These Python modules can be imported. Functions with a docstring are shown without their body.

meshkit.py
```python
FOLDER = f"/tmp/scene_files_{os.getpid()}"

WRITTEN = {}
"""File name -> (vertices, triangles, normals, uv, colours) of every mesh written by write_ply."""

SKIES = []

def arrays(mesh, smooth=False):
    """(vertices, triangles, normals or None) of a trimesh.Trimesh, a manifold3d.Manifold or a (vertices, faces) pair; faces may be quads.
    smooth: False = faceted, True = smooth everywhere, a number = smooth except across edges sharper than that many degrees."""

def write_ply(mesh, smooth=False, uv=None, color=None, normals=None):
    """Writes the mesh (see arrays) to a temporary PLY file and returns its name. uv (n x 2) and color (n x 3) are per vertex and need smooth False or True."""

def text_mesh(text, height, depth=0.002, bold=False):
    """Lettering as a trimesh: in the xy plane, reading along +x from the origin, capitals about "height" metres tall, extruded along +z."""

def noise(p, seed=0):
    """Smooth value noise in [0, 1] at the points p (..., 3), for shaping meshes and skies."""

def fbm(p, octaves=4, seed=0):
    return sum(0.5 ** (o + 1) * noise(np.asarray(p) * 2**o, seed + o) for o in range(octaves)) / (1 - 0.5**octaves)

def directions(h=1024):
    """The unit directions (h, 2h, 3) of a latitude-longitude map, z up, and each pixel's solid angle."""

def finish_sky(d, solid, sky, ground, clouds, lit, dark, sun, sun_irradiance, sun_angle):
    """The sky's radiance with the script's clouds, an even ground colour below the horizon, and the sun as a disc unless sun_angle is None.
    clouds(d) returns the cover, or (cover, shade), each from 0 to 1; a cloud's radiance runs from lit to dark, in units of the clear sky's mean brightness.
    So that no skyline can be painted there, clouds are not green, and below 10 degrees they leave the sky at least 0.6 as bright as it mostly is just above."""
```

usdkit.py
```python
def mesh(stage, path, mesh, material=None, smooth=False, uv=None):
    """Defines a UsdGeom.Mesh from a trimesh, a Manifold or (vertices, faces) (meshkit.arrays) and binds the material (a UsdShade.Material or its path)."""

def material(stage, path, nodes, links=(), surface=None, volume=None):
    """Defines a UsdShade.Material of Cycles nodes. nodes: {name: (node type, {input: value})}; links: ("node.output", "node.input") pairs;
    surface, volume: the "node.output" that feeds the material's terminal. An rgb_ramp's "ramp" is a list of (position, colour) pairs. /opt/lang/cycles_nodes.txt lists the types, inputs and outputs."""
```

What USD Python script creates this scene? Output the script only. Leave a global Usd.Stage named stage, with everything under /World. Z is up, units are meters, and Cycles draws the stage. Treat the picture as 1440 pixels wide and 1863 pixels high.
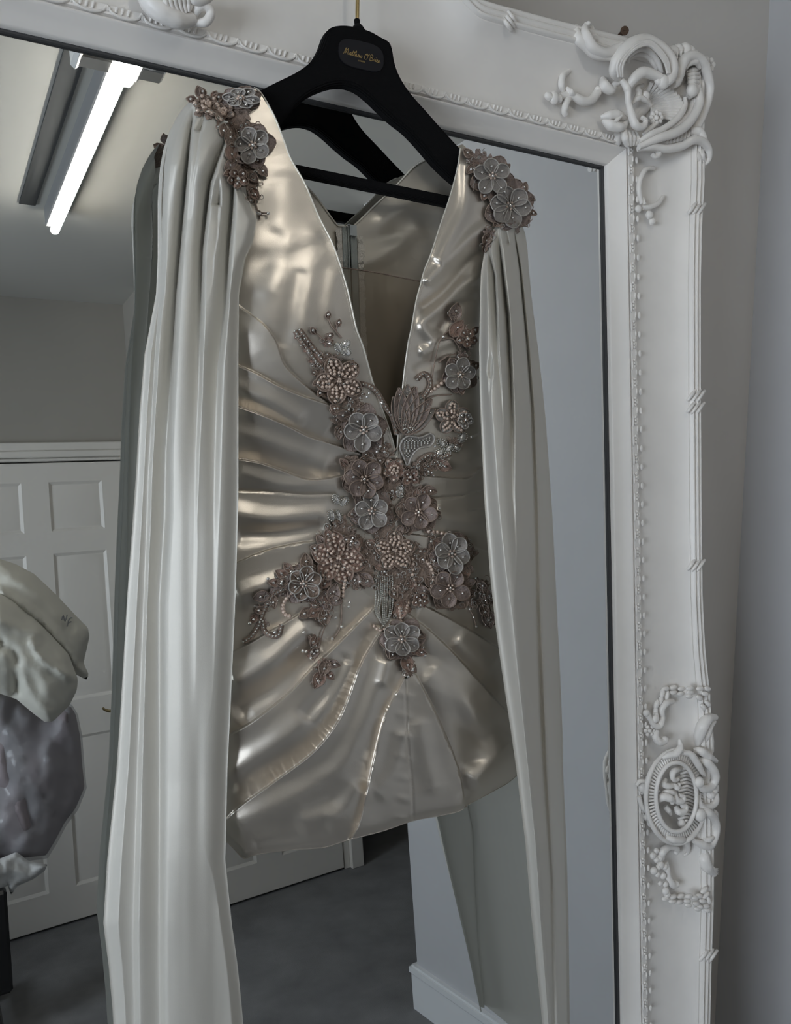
import math, random
import numpy as np, trimesh, usdkit
import manifold3d as m3
from scipy.spatial import Delaunay
from scipy.ndimage import gaussian_filter, map_coordinates
from shapely.geometry import Polygon, Point, LineString
import shapely
from pxr import Usd, UsdGeom, UsdLux, Gf, Sdf, UsdShade
from meshkit import fbm, noise, text_mesh

stage = Usd.Stage.CreateInMemory()
UsdGeom.SetStageUpAxis(stage, UsdGeom.Tokens.z)
UsdGeom.SetStageMetersPerUnit(stage, 1.0)
UsdGeom.Xform.Define(stage, '/World')
stage.SetDefaultPrim(stage.GetPrimAtPath('/World'))
random.seed(7); rng = np.random.default_rng(7)

# ------------------------------------------------------------------ camera
F, CX, CY = 1450.0, 720.0, 931.5
CAM_Z, DC = 1.795, 0.92                      # eye height; distance from the eye to the mirror glass
YAW, PITCH, ROLL, LEAN = np.radians([-31.207, -6.717, 0.144, 4.042])
def rotm(a, i):
    c, s = np.cos(a), np.sin(a); M = np.eye(3); j, k = [(1, 2), (2, 0), (0, 1)][i]
    M[j, j] = c; M[k, k] = c; M[j, k] = -s; M[k, j] = s
    return M
CAM = np.array([[1, 0, 0], [0, 0, -1], [0, 1, 0.]]) @ rotm(YAW, 1) @ rotm(PITCH, 0) @ rotm(ROLL, 2)
EYE = np.array([0, 0, CAM_Z])
cam = UsdGeom.Camera.Define(stage, '/World/camera')
mt = np.eye(4); mt[:3, :3] = CAM.T; mt[3, :3] = EYE
cam.AddTransformOp().Set(Gf.Matrix4d(*mt.ravel().tolist()))
cam.CreateHorizontalApertureAttr(36.0); cam.CreateVerticalApertureAttr(36.0 * 1863 / 1440)
cam.CreateFocalLengthAttr(36.0 * F / 1440); cam.CreateClippingRangeAttr(Gf.Vec2f(0.02, 60))
cam.CreateExposureAttr(0.12)

# ------------------------------------------------------------------ light
TUBE_POWER = 7.6           # emission of the ceiling tube
def rect_light(path, pos, target, w, h, power, color):
    L = UsdLux.RectLight.Define(stage, path); L.CreateWidthAttr(w); L.CreateHeightAttr(h)
    L.CreateIntensityAttr(power); L.CreateColorAttr(Gf.Vec3f(*color))
    z = np.array(pos, float) - np.array(target, float); z /= np.linalg.norm(z)
    x = np.cross([0, 0, 1], z); x /= np.linalg.norm(x); y = np.cross(z, x)
    T = np.eye(4); T[0, :3], T[1, :3], T[2, :3], T[3, :3] = x, y, z, pos
    L.AddTransformOp().Set(Gf.Matrix4d(*T.ravel().tolist()))
# daylight outside the window in the left wall
rect_light('/World/window_daylight', (-1.99, -0.35, 1.66), (0.0, -0.35, 1.62), 1.60, 1.36, 13.0, (0.815, 0.885, 0.985))
dome = UsdLux.DomeLight.Define(stage, '/World/sky'); dome.CreateIntensityAttr(0.2); dome.CreateColorAttr(Gf.Vec3f(.62, .78, 1.0))

# ------------------------------------------------------------------ materials
MATS = {}
def mat(name, base, rough=0.5, metal=0.0, bump=0.0, bscale=60, var=0.0, vscale=6, **kw):
    p = '/World/Looks/' + name
    nodes = {'p': ('principled_bsdf', {'base_color': base, 'roughness': rough, 'metallic': metal, **kw})}
    links = []
    if bump or var:
        nodes['tc'] = ('texture_coordinate', {})
    if var:
        nodes['n'] = ('noise_texture', {'scale': vscale, 'detail': 5.0, 'roughness': .6})
        lo = [c * (1 - var) for c in base]; hi = [min(1, c * (1 + var)) for c in base]
        nodes['r'] = ('rgb_ramp', {'ramp': [(0.28, lo), (0.72, hi)]})
        links += [('tc.object', 'n.vector'), ('n.fac', 'r.fac'), ('r.color', 'p.base_color')]
    if bump:
        nodes['bn'] = ('noise_texture', {'scale': bscale, 'detail': 4.0})
        nodes['b'] = ('bump', {'strength': bump, 'distance': 0.002})
        links += [('tc.object', 'bn.vector'), ('bn.fac', 'b.height'), ('b.normal', 'p.normal')]
    MATS[name] = usdkit.material(stage, p, nodes, links, surface='p.BSDF')
    return MATS[name]
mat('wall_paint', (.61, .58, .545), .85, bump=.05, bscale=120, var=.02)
mat('back_wall_shaded', (.40, .375, .335), .85, bump=.05, bscale=120, var=.02)  # the wall paint again, with the back wall's dimmer light put into the colour
mat('right_wall_paint', (.52, .52, .53), .8, bump=.05, bscale=120, var=.02)
mat('ceiling_paint', (.56, .55, .51), .9, bump=.04, bscale=90)
mat('door_paint', (.78, .745, .69), .42, bump=.03, bscale=80)
mat('skirting_paint', (.74, .75, .76), .4)
mat('carpet', (.17, .169, .168), .97, bump=1.0, bscale=700, var=.28, vscale=7, sheen_weight=.25)
mat('frame_paint', (.80, .77, .735), .42, bump=.10, bscale=45, var=.035, vscale=9)
mat('rebate_shade', (.05, .05, .052), .6)  # near-black shade painted along the inner lip of the frame
mat('glass_silver', (.725, .74, .735), .0, 1.0)
mat('satin', (.645, .59, .52), .37, .84, bump=.05, bscale=900, anisotropic=.35)
mat('lining', (.55, .51, .44), .36, .5, bump=.05, bscale=900)
mat('hem', (.66, .63, .56), .35, .3)
mat('lace', (.235, .175, .14), .8, bump=1.0, bscale=420, var=.35, vscale=160)
mat('lace_mauve', (.27, .212, .19), .75, bump=1.0, bscale=380, var=.3, vscale=140)
mat('lace_rose', (.31, .205, .165), .8, bump=1.0, bscale=420, var=.3, vscale=150)
mat('organza', (.25, .225, .205), .6, .05, bump=.6, bscale=500, var=.2, vscale=120, sheen_weight=.4)
mat('silver_cord', (.52, .49, .455), .45, .45, bump=.7, bscale=900)
mat('cord', (.31, .235, .19), .6, .2, bump=.8, bscale=900)
mat('pearl', (.60, .47, .39), .22, .35, coat_weight=.6, coat_roughness=.1)
mat('crystal', (.80, .78, .75), .08, .85)
mat('silver_bead', (.52, .51, .47), .18, .8)
mat('velvet', (.0045, .0045, .005), .95, bump=.4, bscale=1500, sheen_weight=.02, specular_ior_level=.1)
mat('plaque', (.008, .008, .011), .35, specular_ior_level=.3)
mat('gold_print', (.42, .30, .12), .4, .6)
mat('brass', (.62, .46, .22), .22, 1.0)
mat('door_brass', (.45, .36, .20), .25, 1.0)
mat('rust', (.12, .075, .05), .6, .5, bump=.5, bscale=900)
mat('zip_tape', (.30, .325, .31), .6, bump=.5, bscale=900)
mat('zip_metal', (.42, .45, .45), .35, .4)
mat('fray', (.66, .62, .56), .7, bump=1.0, bscale=600)
mat('bag_white', (.70, .68, .60), .55, bump=.3, bscale=30, sheen_weight=.1)
mat('bag_mauve', (.36, .31, .325), .5, bump=.4, bscale=40)
mat('plastic_white', (.75, .75, .74), .3, bump=.3, bscale=40)
mat('ink', (.25, .25, .25), .6)
mat('black_metal', (.012, .012, .013), .35)
mat('chrome', (.6, .6, .6), .15, 1.0)
mat('painted_shadow', (.10, .105, .11), .45, .7)  # dark tone of the shadow painted beside the lamp
mat('lamp_tray', (.34, .345, .35), .4, .3)
mat('lamp_white', (.75, .75, .73), .4)
mat('window_paint', (.78, .78, .78), .4)
MATS['tube_glow'] = usdkit.material(stage, '/World/Looks/tube_glow', {'e': ('emission', {'color': (1.0, .96, .88), 'strength': TUBE_POWER * 4})}, surface='e.emission')
def see_through(name, color, alpha, rough=.5):
    MATS[name] = usdkit.material(stage, '/World/Looks/' + name, {
        't': ('transparent_bsdf', {'color': (1, 1, 1)}), 'd': ('principled_bsdf', {'base_color': color, 'roughness': rough}),
        'm': ('mix_closure', {'fac': alpha})}, [('t.BSDF', 'm.closure1'), ('d.BSDF', 'm.closure2')], surface='m.closure')
see_through('tulle', (.21, .165, .11), .46, .8)
see_through('plastic_film', (.60, .60, .62), .35, .15)
MATS['drape_satin'] = usdkit.material(stage, '/World/Looks/drape_satin', {
    'tc': ('texture_coordinate', {}), 'bn': ('noise_texture', {'scale': 800.0, 'detail': 3.0}), 'b': ('bump', {'strength': .06, 'distance': .002}),
    'p': ('principled_bsdf', {'base_color': (.66, .632, .575), 'roughness': .58, 'metallic': .42, 'sheen_weight': .1}), 't': ('translucent_bsdf', {'color': (.50, .53, .49)}), 'm': ('mix_closure', {'fac': .14})},
    [('tc.object', 'bn.vector'), ('bn.fac', 'b.height'), ('b.normal', 'p.normal'), ('p.BSDF', 'm.closure1'), ('t.BSDF', 'm.closure2')], surface='m.closure')
MATS['pane'] = usdkit.material(stage, '/World/Looks/pane', {
    't': ('transparent_bsdf', {'color': (.97, .98, .98)}), 'g': ('glossy_bsdf', {'color': (1, 1, 1), 'roughness': .02}),
    'f': ('fresnel', {'IOR': 1.45}), 'm': ('mix_closure', {})},
    [('f.fac', 'm.fac'), ('t.BSDF', 'm.closure1'), ('g.BSDF', 'm.closure2')], surface='m.closure')

# ------------------------------------------------------------------ prim helpers
USED = {}
def numbered(parent, name):
    k = parent + '/' + name; n = USED.get(k, -1) + 1; USED[k] = n
    return k if n == 0 else f'{k}_{n:03d}'
def data(prim, **kw):
    for k, v in kw.items():
        if v: prim.SetCustomDataByKey(k, v)
    return prim
def thing(name, label, category=None, group=None, kind=None):
    x = UsdGeom.Xform.Define(stage, numbered('/World', name))
    return data(x.GetPrim(), label=label, category=category, group=group, kind=kind)
def obj(name, mesh, material, parent=None, smooth=35, **kw):
    par = str(parent.GetPath()) if parent is not None else '/World'
    if isinstance(mesh, list): mesh = trimesh.util.concatenate(mesh)
    p = usdkit.mesh(stage, numbered(par, name), mesh, MATS[material], smooth=smooth).GetPrim()
    data(p, **kw)
    return p
def struct(name, mesh, material, label, smooth=35):
    return obj(name, mesh, material, None, smooth, label=label, kind='structure')
T = trimesh.Trimesh
def box(x0, x1, y0, y1, z0, z1):
    b = trimesh.creation.box((x1 - x0, y1 - y0, z1 - z0)); b.apply_translation(((x0 + x1) / 2, (y0 + y1) / 2, (z0 + z1) / 2)); return b
def bev(x0, x1, y0, y1, z0, z1, r=.003):
    pts = [(x + sx, y + sy, z + sz) for x, sgx in ((x0, 1), (x1, -1)) for y, sgy in ((y0, 1), (y1, -1)) for z, sgz in ((z0, 1), (z1, -1))
           for sx, sy, sz in ((sgx * r, sgy * r, 0), (sgx * r, 0, sgz * r), (0, sgy * r, sgz * r))]
    return trimesh.convex.convex_hull(np.array(pts))
def spline(P, n=24):
    P = np.asarray(P, float)
    if len(P) < 3: return np.linspace(P[0], P[-1], n)
    Q = np.vstack([2 * P[0] - P[1], P, 2 * P[-1] - P[-2]]); out = []
    seg = np.linalg.norm(np.diff(P, axis=0), axis=1); tot = seg.sum() + 1e-12
    for i in range(len(P) - 1):
        k = max(2, int(round(n * seg[i] / tot)))
        t = np.linspace(0, 1, k, endpoint=(i == len(P) - 2))[:, None]
        a, b, c, d = Q[i], Q[i + 1], Q[i + 2], Q[i + 3]
        out.append(.5 * (2 * b + (c - a) * t + (2 * a - 5 * b + 4 * c - d) * t ** 2 + (3 * b - a - 3 * c + d) * t ** 3))
    return np.vstack(out)
def tube(path, r, sides=8, cap=True):
    path = np.asarray(path, float); n = len(path)
    r = np.interp(np.linspace(0, 1, n), np.linspace(0, 1, len(np.atleast_1d(r))), np.atleast_1d(r))
    d = np.gradient(path, axis=0); d /= np.maximum(np.linalg.norm(d, axis=1, keepdims=True), 1e-9)
    ref = np.array([0, 0, 1.]) if abs(d[0][2]) < .9 else np.array([1., 0, 0])
    nrm = np.cross(d[0], ref); nrm /= np.linalg.norm(nrm); V = []
    a = np.linspace(0, 2 * np.pi, sides, endpoint=False)
    for i in range(n):
        nrm = nrm - d[i] * (nrm @ d[i]); nrm /= max(np.linalg.norm(nrm), 1e-9); b = np.cross(d[i], nrm)
        V.append(path[i] + r[i] * (np.cos(a)[:, None] * nrm + np.sin(a)[:, None] * b))
    V = np.vstack(V); Fc = []
    for i in range(n - 1):
        for j in range(sides):
            k = (j + 1) % sides
            Fc += [(i * sides + j, (i + 1) * sides + j, (i + 1) * sides + k), (i * sides + j, (i + 1) * sides + k, i * sides + k)]
    if cap:
        V = np.vstack([V, path[0], path[-1]]); c0, c1 = len(V) - 2, len(V) - 1
        for j in range(sides):
            k = (j + 1) % sides; Fc += [(c0, j, k), (c1, (n - 1) * sides + k, (n - 1) * sides + j)]
    m = T(V, Fc, process=False); m.fix_normals() if False else None
    return m
ICO1 = trimesh.creation.icosphere(1); ICO2 = trimesh.creation.icosphere(2)
def ball(c, r, sub=2, stretch=None, R=None):
    b = (ICO2 if sub == 2 else ICO1).copy(); v = b.vertices * (np.array(stretch) if stretch is not None else 1.) * r
    if R is not None: v = v @ np.asarray(R).T
    return T(v + np.asarray(c), b.faces, process=False)
def grid_mesh(P, flip=False):
    a, b = P.shape[:2]; i = np.arange(a * b).reshape(a, b)
    q = np.stack([i[:-1, :-1], i[1:, :-1], i[1:, 1:], i[:-1, 1:]], -1).reshape(-1, 4)
    if flip: q = q[:, ::-1]
    return T(P.reshape(-1, 3), np.vstack([q[:, [0, 1, 2]], q[:, [0, 2, 3]]]), process=False)

# mirror space: u right along the glass, v up along the glass, w out of the glass towards the room
NRM = np.array([0, -math.cos(LEAN), math.sin(LEAN)]); UP = np.array([0, math.sin(LEAN), math.cos(LEAN)]); RT = np.array([1., 0, 0])
M = np.stack([RT, UP, NRM]); ORG = EYE - DC * NRM
def W(uvw): return np.asarray(uvw, float) @ M + ORG
def uvw(px, py, w=0.):
    """the point of the plane w in front of the glass that a sketch coordinate stands for"""
    px, py, w = np.broadcast_arrays(np.asarray(px, float), np.asarray(py, float), np.asarray(w, float))
    r = np.stack([(px - CX) / F, -(py - CY) / F, -np.ones_like(px)], -1) @ CAM.T @ M.T
    t = (w - DC) / r[..., 2]
    p = r * t[..., None]; p[..., 2] = w
    return p
def at(px, py, w=0.): return W(uvw(px, py, w))
def room(px, py, Y=None, Z=None, X=None):
    """the point of a room plane that is seen at a sketch coordinate by way of the mirror"""
    p = at(px, py, 0.); d = p - EYE; d = d - 2 * (d @ NRM) * NRM
    t = (Y - p[1]) / d[1] if Y is not None else (Z - p[2]) / d[2] if Z is not None else (X - p[0]) / d[0]
    return p + t * d

# ================================================================== the room
CEIL = 2.72; YW = 1.055; XR0, XR1, YR1 = 1.500, 1.356, -0.49
struct('floor', box(-1.95, 4.2, -3.6, 1.2, -.05, 0), 'carpet', 'dark charcoal carpet floor of the fitting room')
struct('ceiling', box(-1.95, 4.2, -3.6, 1.2, CEIL, CEIL + .05), 'ceiling_paint', 'plain pale ceiling with the strip light on it')
struct('wall_front', box(-1.95, 1.7, YW, YW + .1, 0, CEIL), 'wall_paint', 'grey painted wall behind the white carved mirror')
def prism(poly, z0, z1):
    m = trimesh.creation.extrude_polygon(Polygon(poly), z1 - z0, engine='earcut'); m.apply_translation((0, 0, z0)); return m
struct('wall_right', prism([(XR0, YW), (XR1, YR1), (XR1 + .14, YR1), (XR0 + .16, YW)], 0, CEIL), 'right_wall_paint', 'blue-grey lit side wall at the right of the mirror')
# skirting of the right wall, with its moulded top, wrapping the outer corner
def skirting(z0, z1, t):
    d = np.array([XR0 - XR1, YW - YR1]); d /= np.linalg.norm(d); n = np.array([-d[1], d[0]])
    A = np.array([XR0, YW - .001]) + n * t; B = np.array([XR1, YR1]) + n * t - d * t
    C = np.array([XR1 + .14, YR1]) - d * t
    return prism([tuple(A), tuple(B), tuple(C), (XR1 + .14, YR1 + .0), (XR1, YR1), (XR0, YW - .001)], z0, z1)
struct('baseboard_right', [skirting(0, .118, .016), skirting(.118, .124, .011), skirting(.124, .142, .021), skirting(.142, .150, .014)], 'skirting_paint', 'white moulded skirting board along the right wall')
# left wall with its window (behind the viewer's left shoulder, lights the drapes)
WX, WY0, WY1, WZ0, WZ1 = -1.85, -1.0, .30, 1.08, 2.22
struct('wall_left', [box(WX - .1, WX, -2.1, WY0, 0, CEIL), box(WX - .1, WX, WY1, 1.1, 0, CEIL), box(WX - .1, WX, WY0, WY1, 0, WZ0), box(WX - .1, WX, WY0, WY1, WZ1, CEIL)], 'wall_paint', 'grey wall with the daylight window')
win = thing('window_1', 'white framed daylight window in the left wall', kind='structure')
for a in ((WY0, WY0 + .05, WZ0, WZ1), (WY1 - .05, WY1, WZ0, WZ1), (WY0, WY1, WZ0, WZ0 + .05), (WY0, WY1, WZ1 - .05, WZ1), (-.37, -.33, WZ0, WZ1)):
    obj('frame', bev(WX - .07, WX - .02, a[0], a[1], a[2], a[3]), 'window_paint', win)
for a in ((WY0 + .05, -.37), (-.33, WY1 - .05)):
    obj('pane', box(WX - .047, WX - .043, a[0], a[1], WZ0 + .05, WZ1 - .05), 'pane', win)
# wall with the doors, behind the viewer
DY = -1.905
D2X0, D2X1, D2Y = .905, 1.640, -1.600
struct('wall_back', [box(-1.95, .03, DY - .12, DY - .02, 0, CEIL), box(.03, .87, DY - .12, DY - .02, 2.045, CEIL), box(.87, D2X0 - .01, DY - .12, D2Y - .03, 0, CEIL),
                     box(D2X0 - .01, D2X1 + .03, D2Y - .13, D2Y - .03, 2.03, CEIL), box(D2X1 + .03, 1.74, D2Y - .13, D2Y - .03, 0, CEIL)], 'back_wall_shaded', 'grey wall around the white panelled doors')
struct('wall_far', [box(-.1, .95, DY - .22, DY - .13, 0, CEIL), box(.93, 1.74, D2Y - .23, D2Y - .135, 0, CEIL), box(1.74, 4.2, -3.6, -3.5, 0, CEIL), box(4.1, 4.2, -3.6, 1.2, 0, CEIL), box(1.62, 1.74, -3.6, D2Y - .13, 0, CEIL), box(1.6, 4.2, 1.1, 1.2, 0, CEIL)], 'wall_paint', 'grey walls of the passage beyond the right wall, with added light-blocking boxes behind the doors')  # first two boxes are added behind the doors to block leaking sky light
def door(name, label, x0, x1, y, z1, panels, bottom=.012):
    """a moulded panel door standing in the plane y, facing +y"""
    t = thing(name, label, kind='structure')
    m = bev(x0, x1, y - .035, y, bottom, z1, .002)
    M0 = m3.Manifold(m3.Mesh(np.asarray(m.vertices, np.float32), np.asarray(m.faces, np.uint32)))
    for a, b, c, d in panels:
        bb = trimesh.convex.convex_hull(np.array([(x, y - .009, z) for x in (a + .014, b - .014) for z in (c + .014, d - .014)] + [(x, y + .001, z) for x in (a, b) for z in (c, d)]))
        M0 = M0 - m3.Manifold(m3.Mesh(np.asarray(bb.vertices, np.float32), np.asarray(bb.faces, np.uint32)))
    obj('leaf', M0, 'door_paint', t, 20)
    for a, b, c, d in panels:
        q = .014; s = .030
        pm = trimesh.convex.convex_hull(np.array([(x, y - .010, z) for x in (a + q, b - q) for z in (c + q, d - q)] + [(x, y - .001, z) for x in (a + s + q, b - s - q) for z in (c + s + q, d - s - q)]))
        obj('panel', pm, 'door_paint', t, 20)
    return t
X0, X1 = .085, .812
px = [(.165, .392), (.497, .722)]
door1 = door('door_1', 'white six-panel door with a brass lever handle, left in the mirror', X0, X1, DY, 1.998,
             [(a, b, c, d) for a, b in px for c, d in ((1.695, 1.915), (.955, 1.603), (.155, .80))])
hz = room(205, 1288, Y=DY + .05)[2]
hx = X1 - .055
h1 = obj('handle', [ball((hx, DY + .004, hz), .026, 2, (1, .3, 1)), tube([(hx, DY, hz), (hx, DY + .05, hz)], .008), tube(spline([(hx, DY + .05, hz), (hx - .03, DY + .055, hz - .004), (hx - .07, DY + .054, hz - .012), (hx - .10, DY + .05, hz - .002), (hx - .108, DY + .05, hz + .008)], 16), [.009, .008, .007, .007, .005])], 'door_brass', door1, True, label='brass lever handle')
# architrave of door 1: three stepped mouldings
for i, (a, b) in enumerate(((2.003, 2.018), (2.018, 2.048), (2.048, 2.085))):
    pr = (.012, .030, .022)[i]
    struct(f'trim_{i + 1}', bev(-.02, .87, DY - .02, DY + pr, a + .001, b, .004), 'door_paint', ('thin lowest', 'rounded middle', 'flat top')[i] + ' moulding of the frame above the panelled door')
struct('trim_4', [bev(X1 + .004, X1 + .03, DY - .03, DY + .01, 0, 2.0), bev(X1 + .03, .868, DY - .02, DY + .025, 0, 2.003)], 'door_paint', 'upright frame moulding at the handle side of the panelled door')
struct('trim_5', [bev(-.02, X0 - .004, DY - .03, DY + .02, 0, 2.003)], 'door_paint', 'upright frame moulding at the hinge side of the panelled door')
w2 = D2X1 - D2X0
door2 = door('door_2', 'white panelled door beside the passage, seen under the dress hem', D2X0, D2X1, D2Y, 1.99,
             [(D2X0 + a * w2, D2X0 + b * w2, c, d) for a, b in ((.11, .42), (.58, .89)) for c, d in ((1.69, 1.91), (.95, 1.60), (.155, .80))])
struct('trim_6', [bev(D2X1 + .006, D2X1 + .035, D2Y - .06, D2Y - .005, 0, 2.0), bev(D2X1 + .035, D2X1 + .10, D2Y - .03, D2Y + .018, 0, 2.06)], 'door_paint', 'white door jamb beside the passage, seen under the dress hem')
struct('trim_7', [bev(D2X1 + .10, D2X1 + .13, D2Y - .20, D2Y - .15, 0, 2.06)], 'door_paint', 'narrow white door stop in the passage behind the jamb')

# strip light on the ceiling
LZ = CEIL - .075
la, lb = room(212, 138, Z=LZ), room(104, 421, Z=LZ)
lx = (la[0] + lb[0]) / 2; ly0, ly1 = lb[1], la[1]
lamp = thing('ceiling_light', 'lit white tube strip light on the ceiling, reflected at upper left', 'ceiling light')
obj('diffuser', tube([(lx, ly0, LZ), (lx, ly0 + .006, LZ), (lx, ly1 + .06, LZ)], [.010, .0132, .0132], 16), 'tube_glow', lamp, 40, label='glowing white tube')
obj('housing', bev(lx - .026, lx + .024, ly0 - .005, ly1 + .10, LZ + .014, CEIL - .001), 'lamp_tray', lamp, label='grey metal housing')
obj('shadow_strip', bev(lx - .100, lx - .052, ly0 + .01, ly1 + .10, CEIL - .006, CEIL - .001, .001), 'painted_shadow', lamp, label='painted shadow band on the ceiling beside the tube')  # thin dark strip on the ceiling, painted as the lamp's cast shadow
hb_, ht_ = room(205, 139, Z=LZ)[1], room(205, 108, Z=LZ)[1]
obj('end_holder', bev(lx - .024, lx + .024, hb_, ht_ + .03, LZ - .022, CEIL - .002, .008), 'tube_glow', lamp, label='glowing end block of the tube')
obj('cross_bar', bev(lx - .10, lx + .085, hb_ + .012, ht_, LZ - .004, CEIL - .002, .006), 'chrome', lamp, label='shiny cross bar at the tube end')
for a_, b_ in (((127, 118), (150, 100)), ((229, 141), (266, 117))):
    ca, cb = room(*a_, Z=LZ), room(*b_, Z=LZ)
    obj('end_cap', bev(min(ca[0], cb[0]), max(ca[0], cb[0]), hb_ + .006, ht_ + .02, LZ - .010, CEIL - .002, .008), 'lamp_white', lamp)


# ================================================================== the mirror
mir = thing('wall_mirror', 'large white carved mirror leaning on the grey wall, dress hung on it', 'mirror')
UG, VG = 1.025 * (DC + .010), .493 * (DC + .010)          # the corner of the frame's inner lip
UM = .30; UL, VB = 2 * UM - UG, VG - 1.86                    # mirrored left side, foot of the glass
def slab(u0, u1, v0, v1, w0, w1):
    b = box(u0, u1, v0, v1, w0, w1); b.vertices = W(b.vertices); return b
obj('glass', slab(UL - .012, UG + .012, VB - .012, VG + .012, -.005, 0.), 'glass_silver', mir, False, label='silvered mirror glass')
for a in ((UG - .0022, UG + .001, VB, VG), (UL - .001, UL + .0022, VB, VG), (UL, UG, VG - .0030, VG + .001), (UL, UG, VB - .001, VB + .0035)):
    obj('shade_line', slab(*a, .0002, .0045), 'rebate_shade', mir, False, label='painted shade line around the glass')  # dark strips painted as the shade under the frame's inner lip
obj('backboard', slab(UL - .05, UG + .05, VB - .05, VG + .05, -.018, -.006), 'lamp_white', mir, False)
# profile of the rails: offset from the lip, height over the glass; offsets past .055 scale with the rail's width
PROF = np.array([(-.001, -.004), (0, .009), (.003, .0125), (.010, .0150), (.020, .0215), (.028, .0285), (.031, .030), (.0335, .0295), (.035, .0255), (.0375, .0255), (.0385, .0300), (.0515, .0305),
                 (.053, .0275), (.058, .0245), (.070, .0235), (.085, .0235), (.100, .0250), (.115, .0280), (.128, .0325), (.138, .0380), (.146, .0450), (.150, .0500),
                 (.152, .0500), (.1535, .0545), (.156, .0565), (.1585, .0545), (.160, .0520), (.1615, .0545), (.1645, .0570), (.1675, .0545), (.169, .0520), (.171, .0545), (.1735, .0555), (.176, .0530), (.178, .046), (.178, -.02), (.04, -.02)])
PO, PW = PROF.T.copy()
PK = .0375                                                # the inner mouldings are this wide
k_ = PO <= .0535; PO[k_] *= PK / .0535; PO[~k_] = PK + (PO[~k_] - .0535) * (.178 - PK) / (.178 - .0535)
def offs(width):
    o = PO.copy(); k = o > PK + 1e-6
    o[k] = PK + (o[k] - PK) * (width - PK) / (.178 - PK); return o
# outer contour of the side rail (sketch) and of the swept top rail
sv = [(1283, 300), (1276, 420), (1274, 520), (1274, 700), (1275, 900), (1277, 1080), (1282, 1180), (1291, 1260), (1296, 1350), (1298, 1500), (1298, 1640), (1294, 1740), (1291, 1863)]
su = uvw([p[0] for p in sv], [p[1] for p in sv], .050)
def side_width(v):
    o = np.argsort(su[:, 1]); return np.interp(v, su[o, 1], su[o, 0]) - UG
tp = uvw(np.array([1200, 1045, 1000, 940, 880]), np.array([84., 44, 33, 17, 0]), .050)
tu = np.concatenate([[UM, UM + .10, UM + .2, UM + .28], tp[::-1, 0], [UG + .3]]); tv = np.concatenate([[.80, .786, .752, .712], tp[::-1, 1], [tp[0, 1] - .006]])
from scipy.interpolate import PchipInterpolator
TOPV = PchipInterpolator(tu, tv)
def top_width(u): return TOPV(UM + abs(u - UM)) - VG
WC, WT = float(side_width(VG + .02)), float(top_width(UG + .15))
def side_rail(sgn):
    vs = np.concatenate([np.linspace(VB, VG, 150)]); P = []
    for i, v in enumerate(vs):
        o = offs(float(side_width(v))); vv = np.full_like(o, v)
        if i == len(vs) - 1: o = offs(WC); vv = VG + offs(WT)
        if i == 0: o = offs(WC); vv = VB - offs(.178)
        P.append(np.stack([UM + sgn * (UG - UM + o), vv, PW], -1))
    P = np.array(P); P[..., 1] = np.where(np.arange(len(vs))[:, None] > len(vs) - 8, P[..., 1], P[..., 1])
    return grid_mesh(W(P), flip=(sgn < 0))
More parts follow.
